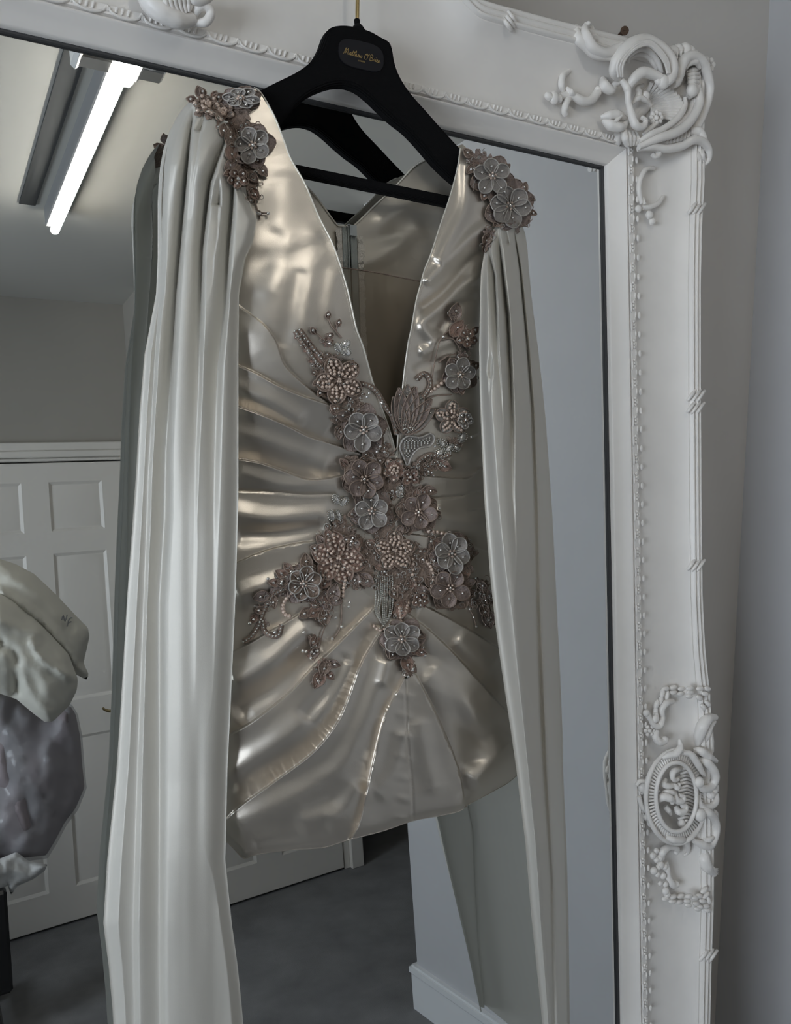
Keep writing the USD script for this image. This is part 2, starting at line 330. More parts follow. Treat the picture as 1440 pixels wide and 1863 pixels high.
def top_rail(sgn, v0, d, wf, name):
    us = np.linspace(UM, UG, 110); P = []
    for i, u in enumerate(us):
        o = offs(wf(u)); uu = np.full_like(o, u)
        if i == len(us) - 1: o = offs(WT if d > 0 else .178); uu = UG + offs(WC)
        P.append(np.stack([UM + sgn * (uu - UM), v0 + d * o, PW], -1))
    return grid_mesh(W(np.array(P)), flip=(sgn * d < 0))
obj('side_rail', side_rail(1), 'frame_paint', mir, 38); obj('side_rail', side_rail(-1), 'frame_paint', mir, 38)
obj('top_rail', [top_rail(1, VG, 1, top_width, ''), top_rail(-1, VG, 1, top_width, '')], 'frame_paint', mir, 38)
obj('bottom_rail', [top_rail(1, VB, -1, lambda u: .178, ''), top_rail(-1, VB, -1, lambda u: .178, '')], 'frame_paint', mir, 38)
# the running course of small beads and notched shells on the fillet around the glass
def course(p, q, lat, nrep):
    """p -> q in (u,v); lat = direction out of the glass"""
    p, q, lat = map(np.array, (p, q, lat)); L = np.linalg.norm(q - p); d = (q - p) / L; out = []
    period = .030; n = int(L / period)
    for k in range(n):
        c0 = p + d * period * k
        for j in range(3):
            c = c0 + d * (.003 + .0052 * j) + lat * .0315
            out.append(ball((*c, .0312), .0024, 1, (1, 1, .8)))
        c = c0 + d * .0225 + lat * .045
        R = np.eye(3); R[:2, 0] = d; R[:2, 1] = lat
        out.append(ball((*c, .0300), .0058, 1, (.95, .55, .35), R))
        out.append(ball((*(c0 + d * .011 + lat * .0272), .0300), .0085, 1, (1.0, .22, .3), R))
        for j in range(2):
            out.append(ball((*(c0 + d * (.009 + .013 * j) + lat * .0362), .0300), .0050, 1, (1.0, .35, .35), R))
    m = trimesh.util.concatenate(out); m.vertices = W(m.vertices); return m
obj('bead_course', course((UG, VG + .03), (UG, VB), (1, 0), 0), 'frame_paint', mir, True, kind='stuff')
obj('bead_course', course((UL, VG + .03), (UL, VB), (-1, 0), 0), 'frame_paint', mir, True, kind='stuff')
def top_course(x0, x1):
    """scalloped shells with little teeth"""
    out = []; period = .036
    for k in range(int((x1 - x0) / period)):
        u = x0 + period * k
        out.append(tube([(u + .018 - .0165 * math.cos(a), VG + .0335 - .0075 * math.sin(a), .0306) for a in np.linspace(0, math.pi, 11)], [.0014, .0018, .0014], 6))
        for j in range(3):
            out.append(tube([(u + .010 + .0062 * j, VG + .0350, .0306), (u + .0085 + .0062 * j, VG + .0292, .0306)], [.0019, .0014], 6))
        out.append(ball((u, VG + .0330, .0300), .0034, 1, (.8, 1.2, .6)))
    m = trimesh.util.concatenate(out); m.vertices = W(m.vertices); return m
obj('bead_course', top_course(UL - .02, UG + .03), 'frame_paint', mir, True, kind='stuff')
# crossed ribbons tied round the reeded outer rail
def ribbon(px, py, ang, n=3, L=24, gap=7, w=.056):
    out = []
    ca, sa = math.cos(ang), math.sin(ang)
    for k in range(n):
        cx, cy = px + (k - (n - 1) / 2) * gap * math.cos(ang + 1.15), py + (k - (n - 1) / 2) * gap * math.sin(ang + 1.15)
        out.append(tube(at(cx + np.linspace(-.5, .5, 7) * L * ca, cy + np.linspace(-.5, .5, 7) * L * sa, w - .004 + .005 * np.sin(np.linspace(0, np.pi, 7))), [.0026, .0032, .0026], 8))
    return out
for a in ((1266, 742, -.95), (1267, 720, -.95), (1268, 380, -.95), (1267, 1028, -.95), (928, 38, .95), (1290, 1738, -.95)):
    obj('ribbon', ribbon(a[0], a[1], a[2], 3, 26, 8), 'frame_paint', mir, True)

# carved ornaments: strokes of tapering plaster, each (path in sketch, radii in sketch units, height over the glass)
PXM = .00083
WFLAT = 1.                                                 # carving above this height lies flatter towards the glass
def stroke(pts, r, w, sides=10, n=None, flat=1.0):
    pts = np.array(pts, float); s = spline(pts, n or max(10, 7 * len(pts)))
    ww = np.interp(np.linspace(0, 1, len(s)), np.linspace(0, 1, len(np.atleast_1d(w))), np.atleast_1d(w))
    ww = np.where(ww > WFLAT, WFLAT + (ww - WFLAT) * np.interp(s[:, 0], [1165, 1235], [.4, 1]), ww)
    return tube(at(s[:, 0], s[:, 1], ww), np.atleast_1d(r) * PXM, sides)
def blob(p, r, w, stretch=(1, 1, .8), ang=0.):
    c, s = math.cos(ang), math.sin(ang); R = np.array([[c, s, 0], [-s, c, 0], [0, 0, 1.]])
    R = M.T @ R
    return ball(at(p[0], p[1], w), r * PXM, 2, stretch, R)
def carve(scale, ox, oy):
    def f(pts): return [(ox + x * scale, oy + y * scale) for x, y in pts]
    return f
corner = obj('corner_ornament', [stroke([(1118, 262), (1160, 200), (1210, 150), (1268, 118)], [10, 18, 22, 16], [.026, .026, .028, .030], 14)], 'frame_paint', mir, True)
c3 = carve(.2639, 960, 20)
def put(name, meshes, parent): obj(name, meshes, 'frame_paint', parent, 45)
put('leaf_scroll', [stroke(c3([(405, 90), (395, 140), (420, 200), (455, 255), (540, 290), (640, 255), (740, 200)]), [4, 9, 10, 9, 9, 9, 5], [.055, .062, .062, .062, .062, .066, .07]),
                    stroke(c3([(330, 110), (345, 180), (400, 240), (470, 305), (590, 325)]), [6, 10, 8, 7, 5], [.048, .054, .056, .058, .06]),
                    stroke(c3([(440, 110), (470, 190), (560, 235), (650, 220)]), [4, 7, 7, 4], [.048, .05, .05, .055]),
                    stroke(c3([(400, 100), (425, 84), (440, 100)]), [3, 4, 2], [.058, .06, .056])], corner)
put('scroll', [stroke(c3([(640, 480), (600, 440), (605, 370), (650, 290), (740, 215), (830, 200), (920, 255), (985, 340), (1000, 430), (960, 490), (905, 490), (890, 465)]), [4, 9, 11, 12, 11, 10, 10, 11, 12, 11, 9, 5], [.052, .06, .066, .07, .074, .074, .074, .074, .074, .074, .074, .07]),
               stroke(c3([(690, 360), (700, 310), (770, 265), (840, 280), (900, 350), (925, 430)]), [4, 5, 5, 5, 5, 4], [.06, .066, .068, .068, .068, .066]),
               stroke(c3([(700, 330), (760, 300), (830, 315), (880, 380), (890, 430)]), [3, 4.5, 4.5, 4.5, 3], [.056, .06, .062, .062, .06]),
               stroke(c3([(700, 540), (725, 480), (790, 425), (870, 440), (930, 470)]), [5, 9, 10, 9, 8], [.056, .064, .068, .07, .072]),
               blob(c3([(935, 490)])[0], 13, .072)]
    + [stroke(c3([(628 + 14 * k, 455), (622 + 16 * k, 370 + 6 * k), (668 + 10 * k, 296 + 8 * k), (750 + 6 * k, 228 + 10 * k), (835, 210 + 12 * k), (908 - 6 * k, 262 + 10 * k), (965 - 8 * k, 345 + 6 * k), (982 - 8 * k, 430)]), [2, 3, 3, 3, 3, 3, 3, 2], [.070, .076, .080, .084, .085, .084, .083, .08], 6) for k in range(3)], corner)
put('scroll', [stroke(c3([(1000, 500), (1030, 480), (1050, 400), (1090, 330), (1150, 310), (1210, 350), (1240, 430), (1260, 520), (1245, 620), (1200, 740), (1150, 830)]), [9, 12, 11, 9, 9, 9, 8, 8, 8, 8, 9], [.064, .066, .07, .072, .07, .064, .06, .056, .054, .052, .05]),
               stroke(c3([(1090, 400), (1110, 365), (1160, 350), (1190, 390)]), [4, 6, 6, 4], [.066, .07, .07, .064])], corner)
put('shell_edge', [blob(c3([p])[0], r, .062, (1, 1, .9)) for p, r in (((920, 250), 11), ((960, 290), 10), ((1005, 285), 12), ((1040, 270), 11), ((1085, 270), 13), ((1120, 280), 11), ((1150, 300), 9))]
    + [stroke(c3([(1000 + 30 * k, 270 + 4 * k), (1010 + 24 * k, 330)]), [3, 2], [.07, .068], 6) for k in range(5)], corner)
def rosette(cx, cy, r, w, n=7):
    return [blob((cx + r * .75 * math.cos(a), cy + r * .75 * math.sin(a)), r * .42, w, (1, 1, .8)) for a in np.linspace(0, 2 * np.pi, n, endpoint=False)] + [blob((cx, cy), r * .42, w + .003)]
put('rosette', rosette(*c3([(1245, 370)])[0], 13, .060), corner)
put('rosette', rosette(*c3([(890, 735)])[0], 12, .052, 8) + [stroke(c3([(890, 770), (850, 810), (800, 850)]), [5, 5, 3], [.05, .05, .048])], corner)
put('leaf', [stroke(c3([(1100 + 2 * k, 420 + 24 * k), (1140, 410 + 26 * k), (1185 - 3 * abs(k - 2), 400 + 30 * k)]), [3, 6, 3], [.056, .060, .058], 8) for k in range(5)] + [blob(c3([(1135, 548)])[0], 12, .062), stroke(c3([(1110, 590), (1150, 560), (1185, 520)]), [6, 8, 4], [.056, .06, .058])], corner)
put('curved_scroll', [stroke(c3([(1180, 540), (1185, 640), (1130, 750), (1040, 830), (900, 880), (770, 935)]), [7, 9, 9, 9, 8, 5], [.058, .06, .062, .062, .06, .052]),
                      stroke(c3([(1085, 600), (1085, 660), (1035, 740), (940, 810), (850, 850), (770, 900)]), [4, 6, 6, 6, 6, 4], [.054, .058, .06, .06, .058, .05]),
                      stroke(c3([(1140, 620), (1110, 710), (1030, 785), (930, 840)]), [5, 6, 6, 5], [.05, .052, .054, .052])], corner)
ribs = []
for k in range(15):
    a = -1.35 + k * .125
    ribs.append(stroke(c3([(795 + 60 * math.cos(a), 680 + 80 * math.sin(a)), (800 + 190 * math.cos(a), 680 + 150 * math.sin(a)), (800 + 275 * math.cos(a), 680 + 195 * math.sin(a))]), [2.6, 3.8, 4.2], [.040, .044, .054], 6))
put('ribbed_shell', ribs + [blob(c3([(900, 640)])[0], 46, .028, (1.05, .95, .22))], corner)
put('edge_scroll', [stroke(c3([(650, 475), (690, 540), (695, 620), (720, 720), (750, 790), (800, 795), (815, 755), (790, 735)]), [5, 7, 6, 6, 7, 8, 6, 4], [.056, .058, .056, .054, .056, .058, .06, .06]),
                    stroke(c3([(740, 620), (770, 570), (760, 530), (800, 510)]), [4, 6, 5, 3], [.048, .05, .05, .048]), blob(c3([(815, 585)])[0], 9, .05), stroke(c3([(720, 640), (770, 600), (820, 620), (850, 650)]), [3, 5, 5, 3], [.048, .052, .052, .048])], corner)
put('leaf', [stroke(c3([(505, 735), (560, 720), (620, 715), (670, 740)]), [4, 8, 9, 5], [.036, .044, .046, .042]), stroke(c3([(520, 750), (580, 790), (650, 800), (690, 770)]), [4, 10, 9, 5], [.036, .042, .046, .044]), stroke(c3([(600, 770), (650, 720)]), [4, 3], [.048, .05])], corner)
put('volute', [stroke(c3([(520, 470), (535, 520), (580, 545), (600, 510), (640, 490)]), [6, 10, 9, 6, 5], [.036, .042, .044, .046, .05])], corner)
put('ribbed_foot', [stroke(c3([(670 + 24 * k, 830 + 6 * k), (675 + 26 * k, 880), (690 + 18 * k, 925)]), [6, 7, 5], [.040, .046, .042]) for k in range(4)], corner)
put('ribbed_ledge', [stroke(c3([(760, 950), (860, 935), (960, 950), (1070, 930), (1130, 895), (1195, 895), (1245, 945), (1250, 1020), (1215, 1065)]), [4, 7, 7, 8, 8, 8, 8, 7, 4], [.046, .052, .054, .056, .06, .062, .06, .056, .05]),
                     stroke(c3([(1120, 830), (1180, 830), (1215, 880), (1230, 920)]), [6, 9, 8, 5], [.052, .056, .058, .056]),
                     stroke(c3([(1150, 950), (1165, 1030), (1210, 1075)]), [10, 12, 8], [.044, .048, .046]), stroke(c3([(1195, 950), (1205, 1010), (1225, 1050)]), [5, 7, 4], [.05, .054, .05])]
    + [stroke(c3([(935 + 24 * k, 915 - 5 * k), (950 + 24 * k, 850 - 4 * k)]), [4, 3], [.052, .050], 6) for k in range(8)], corner)
put('volute', [stroke(c3([(760, 955), (840, 940), (895, 950), (905, 985), (880, 1005), (862, 990)]), [4, 6, 7, 7, 6, 4], [.042, .046, .048, .048, .048, .048])], corner)
spray = obj('flower_spray', [stroke(c3([(225, 590), (300, 580), (380, 620), (440, 615), (485, 560)]), [6, 6, 8, 8, 8], [.030, .034, .036, .036, .034])], 'frame_paint', mir, 45)
put('bud', [blob(c3([(150, 590)])[0], 8, .034, (1.2, .9, .8), .2), blob(c3([(185, 600)])[0], 9.5, .035, (1, 1.2, .8)), blob(c3([(215, 605)])[0], 8, .034)], spray); put('bud', [blob(c3([(487, 545)])[0], 7, .036)], spray)
put('stem', [stroke(c3([(250, 560), (235, 510), (245, 450), (290, 415)]), [4, 6, 6, 4], [.03, .034, .034, .03]), stroke(c3([(310, 590), (275, 620), (255, 690), (265, 715)]), [4, 6, 6, 5], [.03, .034, .034, .03]), stroke(c3([(270, 530), (310, 570), (340, 590)]), [3, 6, 3], [.034, .038, .036])], spray)
spray2 = obj('flower_spray', [stroke([(1190, 306), (1176, 308), (1166, 325), (1163, 345), (1168, 370)], [4, 5, 5, 5, 4], [.030, .034, .034, .034, .032])], 'frame_paint', mir, 45)
put('stem', [stroke([(1170, 378), (1185, 376), (1198, 370), (1207, 358)], [4, 5, 5, 4], [.034, .036, .036, .032]), stroke([(1174, 372), (1170, 360)], [3, 3], [.036, .032])], spray2)
put('bud', [blob((1162, 380), 7, .033)], spray2); put('bud', [blob((1182, 391), 8, .034)], spray2); put('bud', [blob((1187, 403), 7, .033)], spray2)

WFLAT = .036
# cartouche half way down the side rail
cA, cB = carve(.15278, 1120, 1230), carve(.15278, 1120, 1430)
cart = obj('side_cartouche', [blob((1233, 1455), 62, .022, (.62, 1.15, .25))], 'frame_paint', mir, True, label='carved shell cartouche on the side rail')
def ring(cx, cy, rx, ry, r, w, n=48, a0=0, a1=2 * np.pi):
    a = np.linspace(a0, a1, n); return stroke(np.stack([cx + rx * np.cos(a), cy + ry * np.sin(a)], -1), r, w, 10, n)
put('oval_rim', [ring(1231, 1450, 37, 63, 4.2, .060)], cart)
fl = []
for a in np.linspace(0, 2 * np.pi, 74, endpoint=False):
    fl.append(stroke([(1231 + 41 * math.cos(a), 1450 + 67 * math.sin(a)), (1231 + 52 * math.cos(a), 1450 + 80 * math.sin(a))], [2.0, 2.6], [.056, .050], 6, 4))
put('ribbed_border', fl, cart)
put('ruffle', [ring(1231, 1450, 55, 85, [4, 5, 4, 5, 4, 5, 4, 5, 4], [.052, .056, .05, .055, .05, .056, .05, .055, .052], 64, .5, 5.4),
               stroke(cA([(560, 980), (640, 940), (720, 920), (775, 850), (765, 755)]), [4, 6, 8, 7, 3], [.054, .058, .06, .06, .056]), stroke(cA([(800, 915), (900, 930), (990, 1060), (1060, 1190)]), [4, 7, 7, 4], [.056, .06, .06, .056]),
               stroke(cB([(600, 600), (700, 640), (830, 650), (870, 730), (860, 800), (815, 825)]), [5, 7, 8, 6, 4, 2], [.052, .056, .054, .048, .042, .036])], cart)
put('ribbed_shell', [stroke([(1234 + 4 * (k % 2), 1402 + 6.3 * k), (1250, 1398 + 6.3 * k), (1262, 1402 + 6.3 * k)], [2.2, 3.0, 2.4], [.044, .049, .046], 6, 8) for k in range(16)], cart)
put('inner_scroll', [stroke(cA([(790, 1100), (700, 1130), (680, 1200), (710, 1240), (750, 1225)]), [4, 6, 6, 5, 4], [.046, .052, .054, .054, .052]), stroke(cA([(600, 1230), (580, 1290), (640, 1310), (700, 1300), (740, 1330), (760, 1280)]), [4, 6, 6, 5, 6, 4], [.044, .05, .052, .05, .052, .05]),
                     stroke(cA([(560, 1400), (620, 1380), (690, 1400), (680, 1440)]), [4, 6, 6, 4], [.046, .052, .054, .05]),
                     stroke(cB([(690, 60), (720, 160), (790, 180), (810, 130), (760, 110)]), [5, 8, 7, 6, 4], [.048, .054, .056, .056, .054]), stroke(cB([(720, 250), (760, 310), (830, 290), (840, 240), (790, 240)]), [5, 7, 6, 5, 4], [.046, .052, .054, .054, .052]),
                     stroke(cB([(590, 240), (640, 300), (660, 340)]), [6, 6, 3], [.044, .048, .044]), blob(cB([(790, 440)])[0], 9, .046)], cart)
put('leaf', [stroke(cB([(320 + 28 * k, 60 + 16 * k), (400 + 18 * k, 100 + 50 * k), (530 - 12 * k, 60 + 60 * k)]), [3, 4.2, 2.4], [.034, .038, .040], 8) for k in range(5)] +
    [stroke(cB([(280, 120), (330, 260), (430, 325), (520, 290)]), [4.5, 5, 5, 4], [.032, .034, .036, .036]), blob(cA([(330, 1325)])[0], 11, .032), stroke(cA([(250, 1300), (300, 1250), (390, 1270), (400, 1350), (340, 1370)]), [4, 4.5, 4.5, 4.5, 3], [.032, .035, .038, .038, .040]), stroke(cB([(500, 180), (580, 130), (670, 160), (680, 210)]), [5, 8, 8, 4], [.048, .056, .06, .058])], cart)
put('bud', [blob(cB([(430, 430)])[0], 10, .034)], cart); put('stem', [stroke(cB([(350, 390), (400, 350), (450, 370)]), [5, 6, 4], [.036, .04, .04])], cart)
put('volute', [stroke(cA([(990, 990), (1090, 1030), (1170, 1120), (1190, 1230), (1130, 1330), (1040, 1340), (985, 1290)]), [6, 9, 9, 9, 8, 8, 7], [.052, .060, .062, .06, .058, .06, .06]), blob(cA([(1000, 1265)])[0], 11, .064), stroke(cA([(1060, 1050), (1110, 1180), (1080, 1270)]), [5, 6, 4], [.05, .052, .05]), stroke(cA([(1100, 1400), (1190, 1360), (1205, 1300)]), [5, 7, 5], [.05, .054, .05])], cart)
put('volute', [stroke(cB([(1000, 80), (985, 160), (1030, 240), (1120, 250), (1195, 190), (1205, 90)]), [5, 7, 7, 7, 7, 5], [.052, .056, .058, .058, .056, .052]), stroke(cB([(1080, 70), (1130, 110), (1190, 60)]), [6, 8, 6], [.052, .056, .052]), blob(cB([(1070, 170)])[0], 12, .046)], cart)
put('volute', [blob(cB([(1010, 345)])[0], 13, .062), stroke(cB([(1000, 310), (1090, 310), (1180, 390), (1205, 500), (1180, 620), (1120, 710), (1020, 690), (930, 650)]), [8, 10, 8, 8, 8, 9, 9, 5], [.058, .062, .06, .056, .054, .054, .054, .05]), stroke(cB([(1150, 300), (1190, 330), (1205, 360)]), [6, 7, 5], [.052, .054, .05]), stroke(cB([(1050, 640), (1120, 640), (1180, 600)]), [4, 6, 4], [.054, .058, .054])], cart)
put('acanthus_leaf', [stroke(cA([(1195, 490), (1120, 500), (1060, 560), (1010, 680), (975, 830)]), [6, 11, 12, 11, 5], [.052, .060, .060, .054, .046]), stroke(cA([(1185, 540), (1130, 600), (1090, 700), (1050, 800)]), [4, 7, 8, 5], [.054, .056, .054, .048]), stroke(cA([(930, 890), (1010, 890), (1120, 960), (1200, 1010)]), [5, 9, 8, 5], [.05, .058, .06, .054]), stroke(cA([(1130, 660), (1130, 780), (1140, 900)]), [6, 8, 6], [.046, .048, .046])], cart)
gar = []
for x, y, a in ((600, 150, .1), (690, 135, 0), (790, 150, .05), (890, 145, .05), (1010, 150, .1), (560, 205, 1.9), (615, 230, 1.9), (690, 195, .1), (780, 210, .1), (890, 195, .2), (880, 240, .2), (1000, 260, .5), (1070, 210, .3), (1100, 330, .7), (1050, 370, .7), (540, 290, 2.1), (490, 340, 2.0), (480, 420, 1.8), (1095, 150, .3)):
    gar.append(blob(cA([(x, y)])[0], 8.2, .036 if x < 850 else .058, (1.25, .62, .6), a))
put('leaf_garland', gar, cart)
put('stem', [stroke(cA([(680, 300), (610, 320), (555, 400), (560, 500), (530, 590), (460, 580), (410, 500), (375, 440)]), [6, 7, 6, 6, 7, 6, 5, 6], [.036, .040, .038, .038, .042, .040, .038, .036]), blob(cA([(370, 440)])[0], 7, .038), blob(cA([(480, 510)])[0], 8, .04), stroke(cA([(480, 430), (500, 490)]), [4, 4], .04)], cart)
put('flower', rosette(*cA([(410, 650)])[0], 10, .036, 6) + [stroke(cA([(490, 650), (480, 730), (530, 785), (590, 765)]), [6, 7, 8, 8], [.036, .04, .042, .042]), blob(cA([(590, 760)])[0], 8, .042)], cart)
put('acanthus_leaf', [stroke(cB([(1060, 760), (1060, 860), (1090, 960), (1170, 1040)]), [9, 12, 12, 8], [.046, .052, .054, .05])] + [stroke(cB([(1110, 940 + 10 * k), (1170, 990 + 12 * k), (1225, 985 + 22 * k)]), [4, 5, 1.0], [.054, .056, .05], 8) for k in range(4)], cart)
put('stem', [stroke(cB([(720, 800), (740, 760), (700, 725), (620, 735), (560, 790), (560, 860)]), [5, 6, 6, 7, 8, 5], [.036, .04, .04, .04, .04, .036]), stroke(cB([(600, 900), (620, 1000), (640, 1100), (690, 1180), (735, 1165)]), [5, 6, 6, 7, 7], [.034, .036, .036, .038, .038])], cart)
put('flower', [blob(cB([p])[0], r, .037, (1, 1, .8)) for p, r in (((450, 830), 7), ((490, 770), 6), ((490, 880), 6), ((530, 860), 7), ((540, 940), 8), ((460, 1010), 8), ((510, 970), 6), ((500, 1050), 6), ((570, 1070), 7), ((590, 960), 7), ((535, 1160), 5), ((600, 1170), 6), ((600, 1250), 8), ((620, 1290), 7))], cart)
g2 = []
for x, y, a in ((600, 1340, .15), (690, 1320, .1), (780, 1310, .1), (880, 1310, .15), (680, 1375, .3), (770, 1380, .25), (860, 1370, .3), (950, 1330, .3), (870, 1420, .4), (960, 1400, .4), (1040, 1370, .3), (1000, 1310, .3), (1080, 1300, -.3), (1060, 1240, -.3), (1010, 1440, .5), (1080, 1430, .3), (980, 1465, .4), (1100, 1480, .4), (1110, 1360, 1.2)):
    g2.append(blob(cB([(x, y)])[0], 8.2, .036 if x < 850 else .058, (1.25, .6, .6), a))
put('leaf_garland', g2, cart)
WFLAT = 1.
# crest ornament at the top, cut by the picture's edge
crest = obj('crest_ornament', [stroke([(262, -24), (280, 8), (300, 24), (326, 36), (352, 34)], [14, 16, 14, 12, 8], [.040, .046, .05, .05, .046])], 'frame_paint', mir, True, label='carved shell crest at the top of the frame')
put('shell_rib', [stroke([(298 + 8 * k, -28), (303 + 8 * k, 8), (318 + 5 * k, 32 - 2.0 * k)], [3.4, 3.6, 2.6], [.056, .060, .054], 8) for k in range(6)], crest)
put('volute', [stroke([(352, 30), (362, 14), (376, 12), (384, 24), (374, 40), (352, 42)], [5, 6, 6, 6, 6, 4], [.046, .054, .056, .054, .05, .044])], crest)
put('volute', [stroke([(346, -22), (352, -4), (368, -2), (392, -14)], [5, 8, 8, 5], [.054, .06, .06, .054])], crest)
# the screw left in the wall above the frame
sp, sq = np.array([1121, 72.]), np.array([1137, 55.])
def onwall(px, py, d):
    p0 = EYE; r = at(px, py, 0.) - p0; t = (YW - d - p0[1]) / r[1]; return p0 + t * r
a0, a1 = onwall(1117, 76, -.006), onwall(1137, 56, .045)
scr = thing('screw', 'rusty screw standing out of the wall above the carved frame corner', 'screw')
dd = (a1 - a0) / np.linalg.norm(a1 - a0)
obj('shank', [tube([a0, a1], .0027, 8)], 'rust', scr, True)
e1 = np.cross(dd, [0, 0, 1.]); e1 /= np.linalg.norm(e1); e2 = np.cross(dd, e1); L = np.linalg.norm(a1 - a0)
obj('thread', [tube([a0 + dd * L * .78 * s + .0030 * (math.cos(40 * s) * e1 + math.sin(40 * s) * e2) for s in np.linspace(0, 1, 90)], .0011, 5)], 'rust', scr, True)
obj('head', [tube([a1 - dd * .004, a1, a1 + dd * .0015, a1 + dd * .002], [.003, .0072, .0070, .0055], 14), tube([a1 + dd * .0018 - e1 * .003, a1 + dd * .0024 + e1 * .003], .0007, 5)], 'rust', scr, 30)

# ================================================================== the hanger
HW = .062
hang = thing('clothes_hanger', 'black velvet clothes hanger with gold script, hooked over the frame', 'hanger')
def plate(poly, w0, w1, bevel=.003, taper=None):
    """a rounded plate cut to an outline given in sketch coordinates"""
    q = uvw([p[0] for p in poly], [p[1] for p in poly], (w0 + w1) / 2)[:, :2]
    P = Polygon(q).buffer(0); ms = []
    n = 4
    for k in range(n):                                   # stacked insets round the edge over
        a = (k + .5) / n * math.pi / 2
        g = P.buffer(-bevel * (1 - math.sin(a)))
        d = (w1 - w0) / 2 - bevel * (1 - math.cos(a)); c = (w0 + w1) / 2
        for h in getattr(g, 'geoms', [g]):
            m = trimesh.creation.extrude_polygon(h, 2 * d, engine='earcut'); m.apply_translation((0, 0, c - d)); ms.append(m)
    m = trimesh.util.concatenate(ms); m.vertices = W(m.vertices); return m
top_edge = spline([(452, 176), (468, 169), (500, 153), (538, 134), (563, 115), (578, 92), (587, 68), (597, 55), (615, 50), (640, 52), (668, 60), (690, 72), (704, 80), (710, 94), (714, 117), (723, 142), (742, 172), (772, 206), (802, 240), (832, 272), (862, 300), (900, 340)], 90)
low_edge = spline([(890, 362), (860, 352), (828, 337), (792, 305), (760, 268), (735, 242), (712, 224), (690, 204), (667, 182), (647, 167), (625, 160), (603, 161), (583, 167), (560, 178), (535, 198), (512, 226), (500, 236), (470, 226)], 80)
obj('shoulder', plate([tuple(p) for p in top_edge] + [tuple(p) for p in low_edge], HW - .010, HW + .008, .006), 'velvet', hang, 30, label='black velvet shoulder yoke')
obj('trouser_bar', plate([(505, 296), (540, 302), (820, 359), (850, 366), (846, 384), (812, 377), (540, 321), (500, 312)], HW - .008, HW + .006, .004), 'velvet', hang, 30, label='black velvet crossbar')
nk = uvw(652, 58, HW)
obj('collar', [tube(W([nk + (0, -.004, 0), nk + (0, .002, 0), nk + (0, .006, 0), nk + (0, .009, 0)]), [.008, .0085, .006, .003], 14), tube(W([nk + (-.001, .008, 0), nk + (-.001, .014, 0)]), .0034, 10)], 'velvet', hang, 40)
hk = [nk + (-.001, .008, 0), nk + (.001, .05, .001), nk + (.002, .12, .006), nk + (.001, .20, .012), nk + (-.003, .262, .008), nk + (-.003, .290, -.022), nk + (-.003, .282, -.055), nk + (-.003, .262, -.082), nk + (-.003, .235, -.088)]
obj('hook', tube(W(spline(hk, 50)), .0024, 10), 'brass', hang, True, label='thin brass hook')
pl = []
for i, a in enumerate(np.linspace(0, 2 * np.pi, 48, endpoint=False)):
    x = math.copysign(abs(math.cos(a)) ** .55, math.cos(a)) * 41.5; y = math.copysign(abs(math.sin(a)) ** .75, math.sin(a)) * 26
    pl.append((657 + x, 101 + y + x * .23))
pq = obj('label_plaque', plate(pl, HW + .0072, HW + .0092, .001), 'plaque', hang, 30, label='dark oval plaque with gold script')
# the script, letter by letter as pen strokes (x advances, y up, x-height 1)
GL = {'M': (2.6, [[(.0, .1), (.25, .0), (.55, .9), (.95, 2.1), (1.05, 2.0), (1.0, 1.0), (1.05, .3), (1.5, 1.4), (1.95, 2.15), (2.0, 1.6), (1.95, .5), (2.1, .05), (2.6, .25)]]),
      'a': (1.1, [[(.0, .25), (.3, .85), (.7, .95), (.35, .8), (.15, .35), (.35, .05), (.65, .4), (.8, .95), (.75, .35), (.85, .05), (1.1, .25)]]),
      't': (.7, [[(.0, .25), (.3, 1.0), (.5, 1.8), (.35, .7), (.35, .1), (.7, .25)], [(.1, 1.25), (.85, 1.4)]]),
      'h': (1.05, [[(.0, .25), (.35, 1.2), (.5, 2.0), (.35, 2.0), (.25, 1.0), (.2, 0), (.4, .7), (.65, .95), (.75, .6), (.75, .1), (1.05, .25)]]),
      'e': (.75, [[(.0, .25), (.35, .5), (.55, .8), (.4, 1.0), (.2, .6), (.3, .1), (.5, .05), (.75, .25)]]),
      'w': (1.3, [[(.0, .25), (.2, .95), (.2, .3), (.4, .05), (.65, .5), (.7, .9), (.7, .3), (.9, .05), (1.15, .5), (1.15, .95), (1.3, .8)]]),
      'O': (1.9, [[(1.0, 2.1), (.4, 1.7), (.1, .9), (.35, .1), (.95, .1), (1.4, .8), (1.45, 1.6), (1.0, 2.1), (.7, 1.7), (1.2, 1.5), (1.8, 1.9)]]),
      "'": (.25, [[(.1, 2.2), (.0, 1.8)]]),
      'B': (1.8, [[(.5, 2.0), (.35, 1.0), (.2, .0)], [(.1, 1.6), (.6, 2.15), (1.3, 2.1), (1.3, 1.5), (.7, 1.1), (1.3, 1.0), (1.45, .4), (.9, .0), (.4, .15), (1.8, .25)]]),
      'r': (.75, [[(.0, .25), (.25, 1.0), (.35, .9), (.6, .95), (.5, .3), (.75, .25)]]),
      'i': (.5, [[(.0, .25), (.25, .95), (.2, .2), (.5, .25)], [(.32, 1.45), (.36, 1.55)]]),
      'n': (1.1, [[(.0, .25), (.2, .95), (.2, .05), (.45, .8), (.7, .95), (.75, .3), (1.1, .2)]])}
